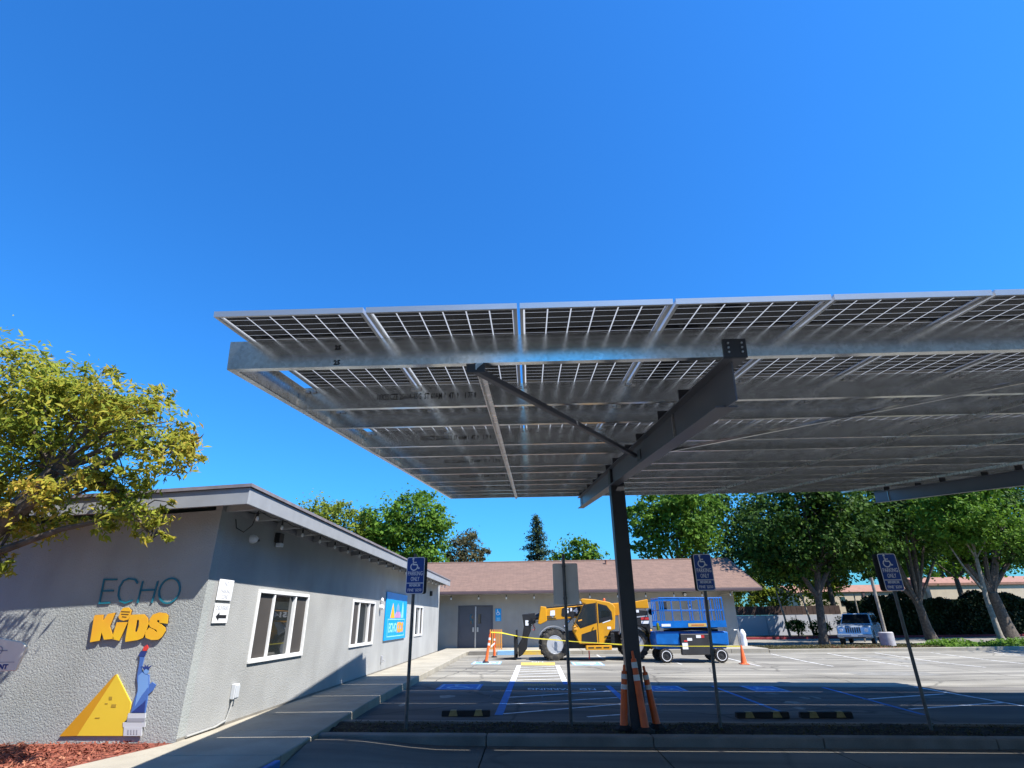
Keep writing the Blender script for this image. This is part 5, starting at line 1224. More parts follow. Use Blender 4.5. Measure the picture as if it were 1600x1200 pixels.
# ================================================================== SCISSOR LIFT
sc_ = thing('scissor_lift', 'bright blue scissor lift with railed platform parked behind the telehandler', 'scissor lift', (6.85, 26.0, -0.09))
LG = -0.09
for wx, wr, lab in ((5.57, 0.27, 0), (7.83, 0.27, 0)):
    for yy, sd in ((25.32, -1), (26.75, 1)):
        wheel(sc_, wx, yy, LG + wr + 0.0, wr, 0.24, 0.16, lugs=22, side=sd, rimmat='lift_dark')
        MB().lathe([(0.198, sd * 0.1185), (0.198, sd * 0.122), (0.172, sd * 0.122), (0.172, sd * 0.1185)], (wx, yy, LG + wr), 'y', 24, caps=False).build('white_ring', 'white_plate', sc_)
MB().xz([(5.25, 0.42), (8.15, 0.42), (8.22, 0.7), (8.2, 1.08), (5.25, 1.1), (5.2, 0.8)], 25.45, 26.6).build('chassis', 'lift_blue', sc_, bevel=0.02)
MB().box(5.22, 6.2, 25.3, 25.449, 0.60, 1.10).build('side_panel', 'lift_blue', sc_, bevel=0.02)
MB().xz([(7.45, 0.62), (8.22, 0.56), (8.25, 1.06), (7.45, 1.08)], 25.3, 25.449).build('side_panel', 'lift_blue', sc_, bevel=0.02)
bt = MB().xz([(6.22, 0.20), (7.36, 0.20), (7.44, 0.99), (6.24, 1.0)], 25.22, 25.449).build('battery_box', 'lift_dark', sc_, bevel=0.025)
for x0, x1, z0, z1, mt in ((6.27, 6.5, 0.42, 0.66, 'white_plate'), (6.5, 6.7, 0.74, 0.84, 'white_plate'), (6.88, 7.08, 0.84, 0.95, 'white_plate'), (7.09, 7.22, 0.84, 0.95, 'decal_red'), (6.36, 6.5, 0.70, 0.76, 'decal_red')):
    MB().box(x0, x1, 25.212, 25.219, z0, z1).build('decal', mt, bt)
for k in range(3):
    for sd in (-1, 1):
        MB().bar((6.85 - sd * 1.1, 25.65 + 0.2 * k, 1.115), (6.85 + sd * 1.1, 25.65 + 0.2 * k, 1.24), 0.05, 0.09).build('scissor_arm', 'lift_dark', sc_)
dk = MB().box(5.46, 8.22, 25.25, 26.85, 1.26, 1.31).build('platform', 'lift_blue', sc_)
MB().box(5.46, 8.22, 25.22, 25.249, 1.24, 1.50).build('toe_board', 'lift_blue', sc_)
MB().box(5.46, 8.22, 26.851, 26.88, 1.24, 1.50).build('toe_board', 'lift_blue', sc_)
MB().box(6.62, 7.38, 25.21, 25.219, 1.27, 1.40).build('decal', 'paint_yellow', sc_)
MB().box(6.75, 7.28, 25.206, 25.2095, 1.32, 1.35).build('decal', 'decal_red', sc_)
MB().box(5.50, 5.88, 25.21, 25.219, 1.29, 1.39).build('decal', 'white_plate', sc_)
for yy in (25.24, 26.86):
    for z, rr_ in ((2.42, 0.024), (1.93, 0.018)):
        MB().tube([(5.5, yy, z), (8.18, yy, z - 0.04)], rr_, 8).build('rail', 'lift_blue', sc_, smooth=True)
    MB().box(5.5, 7.5, yy - 0.01, yy + 0.01, 2.33, 2.39).build('rail_plate', 'lift_blue', sc_)
    for x in (5.5, 5.58, 5.66, 6.4, 7.18, 7.3, 7.84, 7.94, 8.04, 8.17):
        MB().bar((x, yy, 1.5), (x, yy, 2.40), 0.04, 0.04).build('rail_post', 'lift_blue', sc_)
for x in (5.5, 8.18):
    for z in (2.41, 1.93): MB().tube([(x, 25.24, z), (x, 26.86, z)], 0.022, 8).build('rail', 'lift_blue', sc_)
for z in (0.55, 0.75, 0.95): MB().bar((8.24, 25.5, z), (8.24, 26.0, z), 0.03, 0.03).build('ladder_rung', 'lift_blue', sc_)
MB().box(5.56, 5.86, 25.4, 25.6, 1.9, 2.3).build('control_box', 'lift_dark', sc_, bevel=0.02)
MB().lathe([(0.06, 0), (0.07, 0.1), (0.06, 0.25), (0.02, 0.3)], (5.36, 25.3, 1.15), 'z', 10).build('lime_cover', 'leaf_lime', sc_, smooth=True)

# ================================================================== SUV
def local(loc, rot):
    m_ = Matrix.Translation(loc) @ Matrix.Rotation(rot, 4, 'Z')
    return lambda mb: (setattr(mb, 'v', [tuple(m_ @ Vector(p)) for p in mb.v]), mb)[1]
cl = (20.5, 37.8, -0.01)
cp = local(cl, R(-37))
cr = thing('parked_car', 'silver blue boxy off-road car with slotted grille parked under the trees', 'car', cl)
cs = MB().yz([(-2.2, 0.38), (-2.22, 0.62), (-2.16, 0.98), (-2.05, 1.05), (-0.9, 1.13), (2.1, 1.15), (2.2, 0.95), (2.2, 0.38)], -0.9, 0.9)
body = cp(cs).build('body', 'car_paint', cr, bevel=0.05, segs=2)
hb_, ht = [(-0.86, -0.92), (0.86, -0.92), (0.86, 2.1), (-0.86, 2.1)], [(-0.72, -0.30), (0.72, -0.30), (0.72, 1.95), (-0.72, 1.95)]
cp(MB().add([(x, y, 1.13) for x, y in hb_] + [(x, y, 1.74) for x, y in ht], [(3, 2, 1, 0), (4, 5, 6, 7), (0, 1, 5, 4), (1, 2, 6, 5), (2, 3, 7, 6), (3, 0, 4, 7)])).build('cabin', 'car_paint', cr, bevel=0.05, segs=2)
def lerp4(u, v): # windscreen patch
    a, b2, c, d = Vector((-0.86, -0.92, 1.13)), Vector((0.86, -0.92, 1.13)), Vector((0.72, -0.30, 1.74)), Vector((-0.72, -0.30, 1.74))
    return a.lerp(b2, u).lerp(d.lerp(c, u), v) + Vector((0, -0.015, 0.006))
cp(MB().add([lerp4(0.05, 0.06), lerp4(0.95, 0.06), lerp4(0.95, 0.88), lerp4(0.05, 0.88)], [(0, 1, 2, 3)])).build('windscreen', 'car_glass', cr)
for sd in (-1, 1):
    for y0, y1 in ((-0.55, 0.35), (0.45, 1.2), (1.3, 1.85)):
        P_ = lambda y, v: (sd * (0.875 - 0.14 * v), y + (0.25 * v if y0 == -0.55 and y == y0 else 0), 1.17 + 0.5 * v)
        cp(MB().add([P_(y0, 0.05), P_(y1, 0.05), P_(y1, 0.95), P_(y0, 0.95)], [(0, 1, 2, 3)])).build('side_window', 'car_glass', cr)
    cp(MB().box(sd * 0.9, sd * 1.08, -0.75, -0.62, 1.1, 1.26)).build('mirror', 'car_dark', cr, bevel=0.02)
    for y in (-1.4, 1.35):
        mb = MB().lathe([(0.20, -0.1), (0.34, -0.1), (0.36, 0), (0.34, 0.1), (0.20, 0.1)], (sd * 0.82, y, 0.36), 'x', 18)
        w_ = cp(mb).build('wheel', 'tyre', cr, smooth=True)
        cp(MB().lathe([(0.21, sd * 0.08), (0.2, sd * 0.105), (0.05, sd * 0.09)], (sd * 0.82, y, 0.36), 'x', 14)).build('rim', 'rim_silver', w_)
        cp(MB().lathe([(0.43, 0.0), (0.43, sd * 0.02)], (sd * 0.895, y, 0.40), 'x', 18)).build('wheel_arch', 'car_dark', cr)
    cp(MB().lathe([(0.10, 0), (0.105, -0.03), (0.06, -0.05)], (sd * 0.66, -2.17, 0.83), 'y', 14)).build('headlight', 'lamp_glass', cr, smooth=True)
for i in range(7): cp(MB().box(-0.385 + i * 0.118 - 0.03, -0.385 + i * 0.118 + 0.03, -2.235, -2.18, 0.68, 0.97)).build('grille_slot', 'car_dark', cr)
cp(MB().box(-0.93, 0.93, -2.32, -2.15, 0.42, 0.62)).build('front_bumper', 'car_paint', cr, bevel=0.04)
cp(MB().box(-0.55, 0.55, -2.33, -2.3, 0.40, 0.46)).build('bumper_grille', 'car_dark', cr)
cp(MB().box(-0.16, 0.16, -2.34, -2.325, 0.48, 0.60)).build('number_plate', 'white_plate', cr)
for sd in (-1, 1): cp(MB().tube([(sd * 0.66, -0.1, 1.79), (sd * 0.66, 1.8, 1.79)], 0.02, 6)).build('roof_rail', 'car_dark', cr)

# ================================================================== LIGHT POLE, WALLS, HEDGE, BEIGE HOUSE
lp = thing('wooden_post', 'tall weathered post on a round concrete base beside the parked car', 'post', (19.05, 32.7, 0.05))
MB().lathe([(0.36, 0.0), (0.36, 0.72), (0.32, 0.76)], (19.05, 32.7, 0.02), 'z', 18).build('concrete_base', 'concrete_base', lp, smooth=True)
MB().tube([(19.05, 32.7, 0.7), (19.05, 32.7, 3.55)], 0.085, 10).build('shaft', 'bark_pale', lp, smooth=True)
lp2 = tag(MB().tube([(22.4, 41.0, -0.05), (22.42, 41.0, 3.0)], 0.05, 8).build('thin_post', 'bark_pale'), 'slim post rising behind the parked car against the dark hedge', 'post')

ww = thing('boundary_wall', 'white block wall topped by dark brown boards right of the far building', 'wall', (20, 52, 0))
MB().box(11, 27, 52, 52.25, 0, 1.70).build('wall', 'white_wall', ww)
for i in range(34):
    MB().box(11 + i * 0.47, 11.45 + i * 0.47, 52.04, 52.09, 1.72, 2.42).build('board', 'fence_brown', ww)
MB().box(11, 27, 52.095, 52.15, 1.9, 2.0).build('rail', 'fence_brown', ww)
for i in range(6): MB().box(12.6 + i * 2.6, 12.68 + i * 2.6, 51.985, 52.0, 0.05, 1.70).build('wall_joint', 'ped_dark', ww)

bh = thing('beige_house', 'long beige building with terracotta roof edge seen behind the hedge', 'building', (46, 67, 0))
MB().box(30, 44, 66, 74, 0, 4.0).build('wall', 'beige_wall', bh)
MB().box(44.02, 75, 65.2, 74, 0, 4.5).build('wall', 'beige_wall', bh)
MB().prism([(65.85, 4.0), (74.5, 4.0), (70, 4.9)], lambda u, v, d: (d, u, v), 29.5, 43.9).build('roof', 'terracotta', bh)
MB().prism([(65.05, 4.5), (74.5, 4.5), (74.5, 4.9), (69.5, 5.6), (65.05, 4.75)], lambda u, v, d: (d, u, v), 43.9, 75.5).build('roof', 'terracotta', bh)
for x in (34.5, 41.5, 42.2, 50.5, 55):
    w_ = MB().box(x, x + 0.5, 65.1 if x > 44 else 65.96, 66.0 if x < 44 else 65.19, 2.6, 3.5).build('window', 'glass_dark', bh)
MB().box(37, 37.25, 65.9, 66.0, 2.5, 4.0).build('downpipe', 'gutter', bh)

# ================================================================== VEGETATION
def crown_pts(blobs, n, rng, cl=0.30, per=34, shell=0.62):
    vol = np.array([b2[3] * b2[4] + b2[4] * b2[5] + b2[3] * b2[5] for b2 in blobs]); pr_ = vol / vol.sum()
    ncl = max(8, n // per)
    bi = rng.choice(len(blobs), ncl, p=pr_)
    d = rng.normal(size=(ncl, 3)); d /= np.linalg.norm(d, axis=1, keepdims=True)
    rad = shell + (1.06 - shell) * rng.random(ncl) ** 0.6
    B = np.array(blobs)
    cc = B[bi, :3] + d * B[bi, 3:6] * rad[:, None]
    k = rng.integers(0, ncl, n)
    sp = np.minimum(B[bi][k, 3:6].min(1), 2.0) * cl
    off = rng.normal(size=(n, 3)) * sp[:, None] * np.array([1, 1, 0.75])
    pos = cc[k] + off
    nrm = d[k] * 0.7 + rng.normal(size=(n, 3)) * 0.55 + np.array([0.1, -0.1, 0.45])
    return pos, nrm, cc
def tree(name, label, cat, base, trunk, blobs, n, L, W, leaf, bark='bark', seed=1, group=None, cl=0.30, per=34, limbs=True, curl=0.06, droop=False, shell=0.62, tubes=(), rough_=True):
    rng = np.random.default_rng(seed)
    main = list(blobs)
    if rough_:
        blobs = [(b2[0], b2[1], b2[2], b2[3] * 0.86, b2[4] * 0.86, b2[5] * 0.86) for b2 in main]
        for b2 in main:
            for k in range(6):
                d = rng.normal(size=3); d[2] = d[2] * 0.8 + 0.1; d /= np.linalg.norm(d); q = rng.uniform(0.22, 0.46); o_ = rng.uniform(0.72, 1.0)
                blobs.append((b2[0] + d[0] * b2[3] * o_, b2[1] + d[1] * b2[4] * o_, b2[2] + d[2] * b2[5] * o_, b2[3] * q, b2[4] * q, b2[5] * q * 0.8))
        n = int(n * 1.25); L *= 0.86; W *= 0.86
    t = thing(name, label, cat, base, group=group)
    tm = MB()
    tm.tube([p[:3] for p in trunk], [p[3] for p in trunk], 9)
    for tb_ in tubes: tm.tube([p[:3] for p in tb_], [p[3] for p in tb_], 7)
    pos, nrm, cc = crown_pts(blobs, n, rng, cl, per, shell)
    if limbs:
        tip = Vector(trunk[-1][:3]); r0 = trunk[-1][3]
        for bl_ in main:
            c = Vector(bl_[:3]); mid = tip.lerp(c, 0.55) + Vector((0, 0, 0.15 * (c - tip).length))
            tm.tube([tip, mid, c], [r0 * 0.45, r0 * 0.3, r0 * 0.13], 6)
            near = cc[np.linalg.norm((cc - np.array(bl_[:3])) / np.array(bl_[3:6]), axis=1) < 1.1][:7]
            for q in near: tm.tube([c, c.lerp(Vector(q), 0.5) + Vector((0, 0, 0.1)), Vector(q)], [r0 * 0.13, r0 * 0.08, r0 * 0.04], 4)
    tm.build('trunk', bark, t, smooth=True)
    ls = rng.uniform(0.5, 1.35, n)
    v, f = leaves(pos, nrm, L * ls, W * ls, rng, curl)
    np_mesh('crown', v, f, leaf, t)
    return t
GB = 'trees standing behind the shingled building'
GR = 'shade trees right of the far building'
# foreground tree at the left edge
tree('golden_tree', 'yellow green tree with slender leaves at the left edge of the stucco building', 'tree', (-8.4, 6.2, SW),
     [(-8.4, 6.2, 0.1, 0.20), (-8.1, 6.3, 1.2, 0.17), (-7.5, 6.45, 2.1, 0.15), (-6.55, 6.6, 2.75, 0.12), (-6.15, 6.7, 3.5, 0.09)],
     [(-7.55, 6.6, 4.75, 0.95, 0.9, 0.70), (-6.75, 6.7, 4.55, 0.75, 0.9, 0.62), (-6.05, 6.7, 4.15, 0.75, 0.8, 0.55), (-5.45, 6.6, 4.35, 0.55, 0.6, 0.38), (-4.95, 6.5, 4.0, 0.55, 0.6, 0.36),
      (-4.62, 6.5, 3.65, 0.42, 0.5, 0.32), (-5.15, 6.6, 3.45, 0.5, 0.5, 0.26), (-5.65, 6.6, 3.15, 0.55, 0.6, 0.28), (-4.95, 6.7, 2.92, 0.50, 0.4, 0.26), (-4.62, 6.7, 2.62, 0.22, 0.2, 0.12), (-6.9, 6.9, 3.55, 0.8, 0.8, 0.55),
      (-6.5, 6.9, 2.95, 0.5, 0.6, 0.35), (-6.55, 6.7, 2.35, 0.35, 0.4, 0.18), (-7.6, 7.2, 4.0, 0.8, 0.5, 0.7), (-6.2, 7.35, 4.3, 0.6, 0.4, 0.4)],
     21000, 0.118, 0.036, 'leaf_gold', 'bark', seed=4, cl=0.30, per=22, curl=0.10, shell=0.45,
     tubes=([(-6.55, 6.6, 2.75, 0.10), (-6.0, 6.5, 3.15, 0.07), (-5.4, 6.5, 3.5, 0.05), (-4.8, 6.5, 3.9, 0.025)], [(-7.5, 6.45, 2.1, 0.1), (-6.9, 6.6, 2.3, 0.06), (-5.8, 6.7, 2.75, 0.035), (-5.0, 6.7, 2.9, 0.02)]))
# behind the far buildings
tree('broadleaf_tree', 'large round green tree behind the stucco building eave', 'tree', (-10.9, 48, 0), [(-10.9, 48, 0, 0.4), (-10.8, 48, 4.5, 0.3)],
     [(-12.6, 48, 9.3, 2.3, 2.6, 2.5), (-10.0, 47.6, 9.9, 2.5, 2.6, 2.4), (-8.6, 48, 8.6, 2.0, 2.4, 2.2), (-11.2, 48.4, 7.5, 2.8, 2.6, 2.2), (-8.8, 47.2, 6.2, 1.9, 2.0, 1.4), (-13.2, 47.5, 7.6, 1.8, 2.2, 1.8)],
     15000, 0.33, 0.22, 'leaf_green', seed=11, group=GB, cl=0.26)
tree('broadleaf_tree', 'thin yellow green tree left of the large round tree', 'tree', (-17.2, 46, 0), [(-17.2, 46, 0, 0.3), (-17.2, 46, 6, 0.16)],
     [(-17.8, 46, 10.3, 1.5, 1.8, 1.5), (-16.3, 46, 9.5, 1.6, 1.8, 1.2), (-18.8, 46, 9.0, 1.4, 1.6, 1.5), (-14.9, 46.2, 9.3, 1.3, 1.5, 1.4), (-15.5, 46, 7.6, 1.8, 1.8, 1.6)],
     5500, 0.30, 0.18, 'leaf_lime', seed=12, group=GB, cl=0.33, per=20)
tree('broadleaf_tree', 'small dark brownish tree right of the large round tree', 'tree', (-6.2, 55, 0), [(-6.2, 55, 0, 0.3), (-6.2, 55, 5.5, 0.2)],
     [(-6.3, 55, 8.7, 1.2, 1.3, 1.4), (-5.5, 55, 7.2, 1.3, 1.3, 1.3), (-7.2, 55, 7.4, 1.1, 1.2, 1.5), (-6.0, 55, 6.2, 1.7, 1.3, 1.2)],
     4500, 0.30, 0.16, 'leaf_brown', seed=13, group=GB, cl=0.35)
tree('broadleaf_tree', 'small green tree right of the tall conifer', 'tree', (5.0, 58, 0), [(5.0, 58, 0, 0.3), (5.0, 58, 5, 0.2)],
     [(4.8, 58, 7.9, 1.8, 1.8, 1.5), (6.3, 58, 6.8, 1.6, 1.6, 1.3), (3.6, 58, 6.8, 1.5, 1.6, 1.4), (5.0, 58, 6.0, 2.4, 1.8, 1.2)],
     5000, 0.36, 0.22, 'leaf_green', seed=14, group=GB, cl=0.32)
# conifer: whorls of drooping boughs
rg_ = np.random.default_rng(21); cf = thing('conifer_tree', 'tall dark conifer rising behind the brown shingle roof', 'tree', (0.8, 60, 0), group=GB)
tm = MB().tube([(0.8, 60, 0), (0.8, 60, 12.1)], [0.3, 0.03], 8); PP_, NN_ = [], []
z = 4.0
while z < 12.1:
    rad = 2.7 * (1 - (z - 4.0) / 8.3) ** 0.9 * rg_.uniform(0.5, 1.25) + 0.12
    for k in range(5):
        a = rg_.uniform(0, 2 * PI); rr_ = rad * rg_.uniform(0.6, 1.15); tipp = np.array([0.8 + rr_ * math.cos(a), 60 + rr_ * math.sin(a), z - 0.18 * rr_ + rg_.uniform(-.1, .1)])
        tm.tube([(0.8, 60, z), tuple(tipp)], [0.04, 0.012], 4)
        m_ = int(34 * rr_) + 8; u = rg_.random(m_) ** 0.7
        p_ = np.array([0.8, 60, z]) * (1 - u[:, None]) + tipp * u[:, None] + rg_.normal(size=(m_, 3)) * np.array([0.16, 0.16, 0.12])
        PP_.append(p_); NN_.append(rg_.normal(size=(m_, 3)) * 0.5 + np.array([0, -0.2, 0.8]))
    z += 0.22
tm.build('trunk', 'bark', cf)
PP_, NN_ = np.concatenate(PP_), np.concatenate(NN_); m_ = len(PP_)
v, f = leaves(PP_, NN_, rg_.uniform(0.18, 0.38, m_), rg_.uniform(0.07, 0.14, m_), rg_); np_mesh('crown', v, f, 'leaf_conifer', cf)

# right hand group
tree('shade_tree', 'dense green tree rising behind the right end of the shingle roof', 'tree', (12.0, 47, 0), [(12.0, 47, 0, 0.35), (12.1, 47, 5, 0.25)],
     [(10.4, 47, 9.3, 1.9, 2.4, 1.9), (12.6, 46.5, 10.6, 2.4, 2.4, 2.3), (12.3, 46.6, 8.0, 2.4, 2.4, 2.0), (14.3, 47, 9.4, 2.3, 2.4, 2.4), (10.2, 47.5, 7.2, 1.5, 1.8, 1.2)],
     11000, 0.34, 0.22, 'leaf_green', seed=31, group=GR, cl=0.30)
tree('shade_tree', 'very dark tree behind the shade tree beside the roof', 'tree', (17.0, 54, 0), [(17, 54, 0, 0.4), (17, 54, 5, 0.3)],
     [(16.0, 54, 11.5, 3.0, 2.6, 3.2), (19.5, 54, 10.5, 3.2, 2.6, 3.2), (17.0, 54, 7.2, 3.4, 2.6, 2.6), (21.5, 54, 7.0, 2.6, 2.4, 2.2)],
     9000, 0.40, 0.26, 'leaf_dark', seed=32, group=GR, cl=0.30)
tree('shade_tree', 'broad shade tree left of the parked car', 'tree', (17.75, 37, 0), [(17.75, 37, 0, 0.36), (17.8, 37, 0.6, 0.25), (18.0, 37, 2.6, 0.21), (18.3, 37, 4.2, 0.18)],
     [(15.6, 36.8, 7.2, 2.0, 2.4, 2.0), (18.0, 36.2, 8.4, 2.4, 2.6, 2.2), (20.6, 36.6, 8.0, 2.2, 2.4, 2.2), (17.0, 37.5, 5.6, 2.2, 2.4, 1.5), (19.8, 37.0, 5.6, 2.3, 2.4, 1.7), (22.4, 38.5, 5.8, 1.8, 2.0, 1.4), (16.6, 36.6, 4.6, 1.3, 1.5, 0.8), (21.6, 36.8, 6.6, 1.6, 2.0, 1.7), (15.3, 38, 5.0, 1.5, 1.8, 1.3), (18.4, 37, 10.3, 3.0, 2.8, 1.8)],
     20000, 0.30, 0.20, 'leaf_dark', 'bark', seed=33, group=GR, cl=0.30,
     tubes=([(18.0, 37, 2.6, 0.18), (17.2, 37, 4.2, 0.12), (16.2, 37, 5.8, 0.07)], [(18.1, 37, 3.0, 0.18), (19.2, 37, 4.6, 0.12), (20.2, 37, 6.2, 0.07)]))
tree('shade_tree', 'forked leaning tree in front of the dark hedge', 'tree', (27.6, 42.2, 0), [(27.6, 42.2, 0, 0.42), (27.5, 42.2, 0.8, 0.30), (27.4, 42.2, 2.2, 0.25)],
     [(25.6, 42, 8.4, 2.2, 2.4, 2.2), (28.0, 41.6, 9.4, 2.6, 2.6, 2.4), (30.4, 42, 8.4, 2.3, 2.4, 2.4), (25.4, 42, 6.2, 1.7, 2.0, 1.3), (28.6, 42.4, 6.6, 2.2, 2.2, 1.4), (29.5, 45.2, 9.0, 2.6, 2.4, 2.2), (33.0, 43.0, 7.6, 2.0, 2.4, 2.0), (26.2, 45.0, 8.6, 2.4, 2.4, 2.0)],
     18000, 0.32, 0.21, 'leaf_dark', seed=34, group=GR, cl=0.30,
     tubes=([(27.4, 42.2, 2.1, 0.22), (26.9, 42.2, 3.6, 0.16), (26.6, 42.2, 5.4, 0.12), (26.2, 42.2, 7.5, 0.1)], [(27.4, 42.2, 2.1, 0.20), (27.9, 42.2, 3.8, 0.15), (28.2, 42.2, 6.2, 0.14), (28.4, 42.2, 8.0, 0.08)], [(27.2, 42.2, 2.6, 0.14), (26.2, 42.2, 3.8, 0.1), (25.2, 42.2, 4.6, 0.06)]))
tree('shade_tree', 'slender pale trunked tree in the ground cover at the right', 'tree', (26.2, 34.2, 0.05), [(26.2, 34.2, 0.03, 0.26), (26.15, 34.2, 0.5, 0.16), (26.1, 34.2, 2.4, 0.12), (26.3, 34.2, 4.6, 0.09)],
     [(25.2, 34.0, 7.0, 1.7, 1.9, 1.6), (27.0, 34.2, 7.6, 1.8, 2.0, 1.9), (26.0, 34.4, 5.6, 1.5, 1.6, 0.9), (28.2, 34, 6.2, 1.4, 1.6, 1.2), (26.4, 34, 9.0, 2.0, 2.0, 1.4)],
     11000, 0.26, 0.17, 'leaf_green', 'bark_pale', seed=35, group=GR, cl=0.32,
     tubes=([(26.15, 34.2, 2.8, 0.07), (25.4, 34.2, 4.2, 0.05), (24.9, 34.2, 5.6, 0.03)],))
tree('shade_tree', 'massive dark trunked tree at the right edge', 'tree', (34.6, 44.5, 0), [(34.6, 44.5, 0, 0.7), (34.6, 44.5, 1.0, 0.50), (34.4, 44.5, 3.0, 0.42)],
     [(32.6, 44, 8.6, 2.6, 2.6, 2.4), (35.6, 44, 9.6, 2.8, 2.6, 2.6), (38.4, 44.5, 8.4, 2.6, 2.6, 2.6), (32.2, 44.4, 6.2, 1.7, 2.0, 1.2), (36.4, 44.4, 6.6, 2.4, 2.2, 1.6), (35.0, 47.0, 9.0, 2.8, 2.4, 2.4), (39.5, 46.5, 8.6, 3.0, 2.6, 2.6), (43.0, 45.5, 8.4, 3.0, 2.6, 2.6)],
     18000, 0.34, 0.22, 'leaf_dark', seed=36, group=GR, cl=0.30,
     tubes=([(34.4, 44.5, 2.9, 0.32), (33.4, 44.5, 4.6, 0.22), (32.8, 44.5, 7, 0.16)], [(34.4, 44.5, 2.9, 0.32), (35.4, 44.5, 4.8, 0.22), (36.0, 44.5, 7.4, 0.16)]))
tree('shade_tree', 'tree whose low branches hang in at the right edge over the lot', 'tree', (29.6, 26.2, -0.1), [(29.6, 26.2, -0.2, 0.3), (29.5, 26.2, 3.4, 0.2)],
     [(28.4, 26, 6.6, 2.0, 2.2, 1.6), (30.6, 26.4, 7.2, 2.2, 2.2, 2.0), (29.4, 26, 8.6, 2.2, 2.2, 1.8)],
     7000, 0.26, 0.17, 'leaf_green', seed=37, group=GR, cl=0.32)
tree('shade_tree', 'sunlit lime green bushy tree beyond the white wall', 'tree', (24.5, 59, 0), [(24.5, 59, 0, 0.3), (24.5, 59, 2.5, 0.2)],
     [(22.0, 59, 3.6, 2.4, 2.0, 1.7), (25.5, 59, 4.2, 2.6, 2.0, 2.0), (29.5, 60, 4.4, 2.6, 2.0, 2.2), (18.5, 58, 3.8, 2.4, 2.0, 1.8)],
     8000, 0.34, 0.22, 'leaf_lime', seed=38, group=GR, cl=0.3)
tree('shade_tree', 'dark tree behind the hedge, above the parked car', 'tree', (29.5, 58, 0), [(29.5, 58, 0, 0.3), (29.5, 58, 4.5, 0.2)],
     [(27.0, 58, 7.0, 2.6, 2.2, 2.0), (31.0, 58, 7.4, 2.8, 2.2, 2.3), (34.8, 58, 6.9, 2.5, 2.2, 2.0), (29.0, 58, 9.6, 3.0, 2.2, 2.0)],
     9000, 0.38, 0.25, 'leaf_dark', seed=41, group=GR, cl=0.3)
tree('shade_tree', 'green tree behind the hedge, right of the forked tree', 'tree', (42.0, 58, 0), [(42, 58, 0, 0.3), (42, 58, 4.8, 0.2)],
     [(38.5, 58, 7.2, 2.6, 2.2, 2.1), (42.5, 58, 7.6, 2.8, 2.2, 2.3), (46.5, 58, 7.4, 2.8, 2.2, 2.2), (50.5, 58, 7.6, 2.8, 2.2, 2.3)],
     9000, 0.38, 0.25, 'leaf_green', seed=42, group=GR, cl=0.3)
tree('shade_tree', 'tall green tree behind the beige building, right of the parked car', 'tree', (37, 78, 0), [(37, 78, 0, 0.5), (37, 78, 5, 0.35)],
     [(33, 78, 9.5, 4.0, 3.0, 3.6), (38.5, 78, 10.5, 4.2, 3.0, 4.0), (43.5, 78, 9.5, 4.0, 3.0, 3.6), (36, 78, 6.5, 4.4, 3.0, 2.6), (47.5, 78, 8.0, 3.4, 3.0, 3.4)],
     9000, 0.5, 0.34, 'leaf_dark', seed=39, group=GR, cl=0.3)
tree('shade_tree', 'tall green tree behind the beige building at the right edge', 'tree', (56, 80, 0), [(56, 80, 0, 0.5), (56, 80, 5, 0.35)],
     [(52, 80, 9.5, 4.0, 3.0, 3.6), (57.5, 80, 10.5, 4.2, 3.0, 4.0), (63, 80, 9.5, 4.4, 3.0, 3.6), (56, 80, 7.0, 5.0, 3.0, 2.6)],
     7000, 0.5, 0.34, 'leaf_green', seed=40, group=GR, cl=0.3)
for i, (x, y, lab) in enumerate(((22.9, 49.6, 'slim sunlit tree trunk against the white wall, left of the broad shade tree'), (21.0, 49.8, 'slim dark tree trunk against the white wall near the building corner'))):
    tree('slim_tree', lab, 'tree', (x, y, 0.1), [(x + 0.25, y, 0.05, 0.11), (x + 0.1, y, 1.6, 0.08), (x - 0.15, y, 3.4, 0.06)],
         [(x - 0.3, y, 5.0, 1.3, 1.2, 1.0), (x + 0.6, y, 5.9, 1.2, 1.2, 1.1)], 2600, 0.28, 0.18, 'leaf_dark', 'bark_pale', seed=50 + i, group='slim trees along the white wall', cl=0.35)
for i, (x, y, r, h, lab) in enumerate(((21.6, 49.0, 0.8, 1.4, 'dark low shrub before the white wall, nearest the building corner'), (23.6, 49.2, 0.75, 1.25, 'dark low shrub before the white wall, middle of three'), (25.6, 48.8, 0.9, 1.5, 'dark low shrub before the white wall, nearest the broad shade tree'))):
    tree('shrub', lab, 'shrub', (x, y, 0.1), [(x, y, 0.08, 0.06), (x, y, 0.5, 0.04)], [(x - r * .3, y, h * .62, r * .7, r * .7, h * .36), (x + r * .35, y, h * .55, r * .6, r * .6, h * .32)], 1500, 0.20, 0.10, 'leaf_dark', seed=60 + i, group='low shrubs along the white wall', cl=0.4)
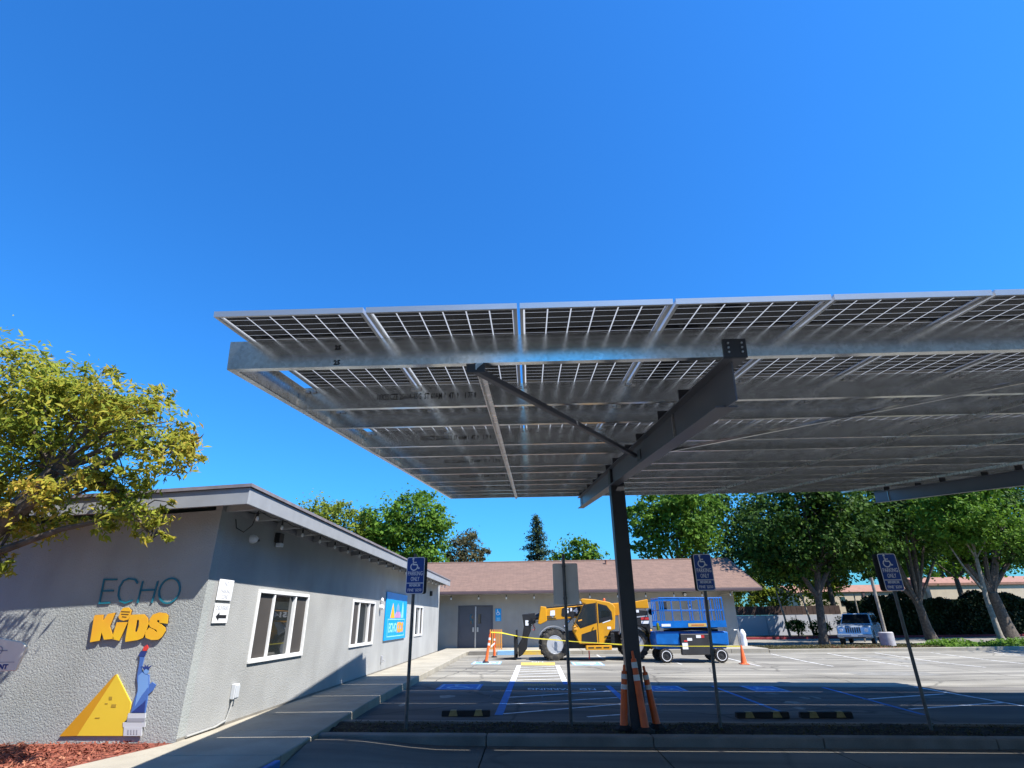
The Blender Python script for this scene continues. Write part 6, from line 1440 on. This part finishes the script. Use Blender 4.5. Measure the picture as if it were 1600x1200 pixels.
# hedge over a fence
hg = thing('hedge', 'tall dark ivy hedge behind the parked car and tree trunks', 'hedge', (38, 47.9, 0))
MB().box(25.6, 56, 47.9, 48.5, 0.05, 2.7).build('branches', 'leaf_hedge', hg)
rr_ = np.random.default_rng(77); n = 26000
hx = rr_.uniform(25.4, 56, n); top = 2.78 + 0.28 * np.sin(hx * 0.9) + 0.18 * np.sin(hx * 2.3 + 1) + rr_.normal(size=n) * 0.08
hz = np.where(rr_.random(n) < 0.25, top, 0.1 + (top - 0.1) * rr_.random(n)); hy = np.where(hz >= top - 0.02, rr_.uniform(47.8, 48.6, n), 47.82 + rr_.normal(size=n) * 0.10)
nr = rr_.normal(size=(n, 3)) * 0.5 + np.array([0, -0.8, 0.4])
v, f = leaves(np.stack([hx, hy, hz], 1), nr, rr_.uniform(0.16, 0.32, n), rr_.uniform(0.12, 0.22, n), rr_); np_mesh('foliage', v, f, 'leaf_hedge', hg)
# ground cover in the far bed
n = 14000; gx_ = rr_.uniform(21.0, 40, n); gy_ = rr_.uniform(30.85, 34.35, n)
hh = 0.10 + 0.30 * np.clip(np.sin(gx_ * 1.7) * np.sin(gy_ * 2.1) + 0.35, 0, 1) * rr_.random(n)
nr = rr_.normal(size=(n, 3)) * 0.5 + np.array([0, -0.3, 0.8])
v, f = leaves(np.stack([gx_, gy_, hh], 1), nr, rr_.uniform(0.08, 0.2, n), rr_.uniform(0.05, 0.12, n), rr_)
tag(np_mesh('ground_cover', v, f, 'leaf_green'), 'low leafy ground cover around the slender pale trunk', 'ground cover', kind='stuff')
n = 5000; gx_ = rr_.uniform(12.2, 21, n); gy_ = rr_.uniform(30.85, 34.35, n)
v, f = leaves(np.stack([gx_, gy_, np.full(n, 0.095) + 0.05 * rr_.random(n)], 1), rr_.normal(size=(n, 3)) * 0.4 + np.array([0, 0, 1.0]), rr_.uniform(0.05, 0.14, n), rr_.uniform(0.03, 0.07, n), rr_)
tag(np_mesh('fallen_leaves', v, f, 'leaf_brown'), 'fallen leaves in the far planting strip', 'leaf litter', kind='stuff')
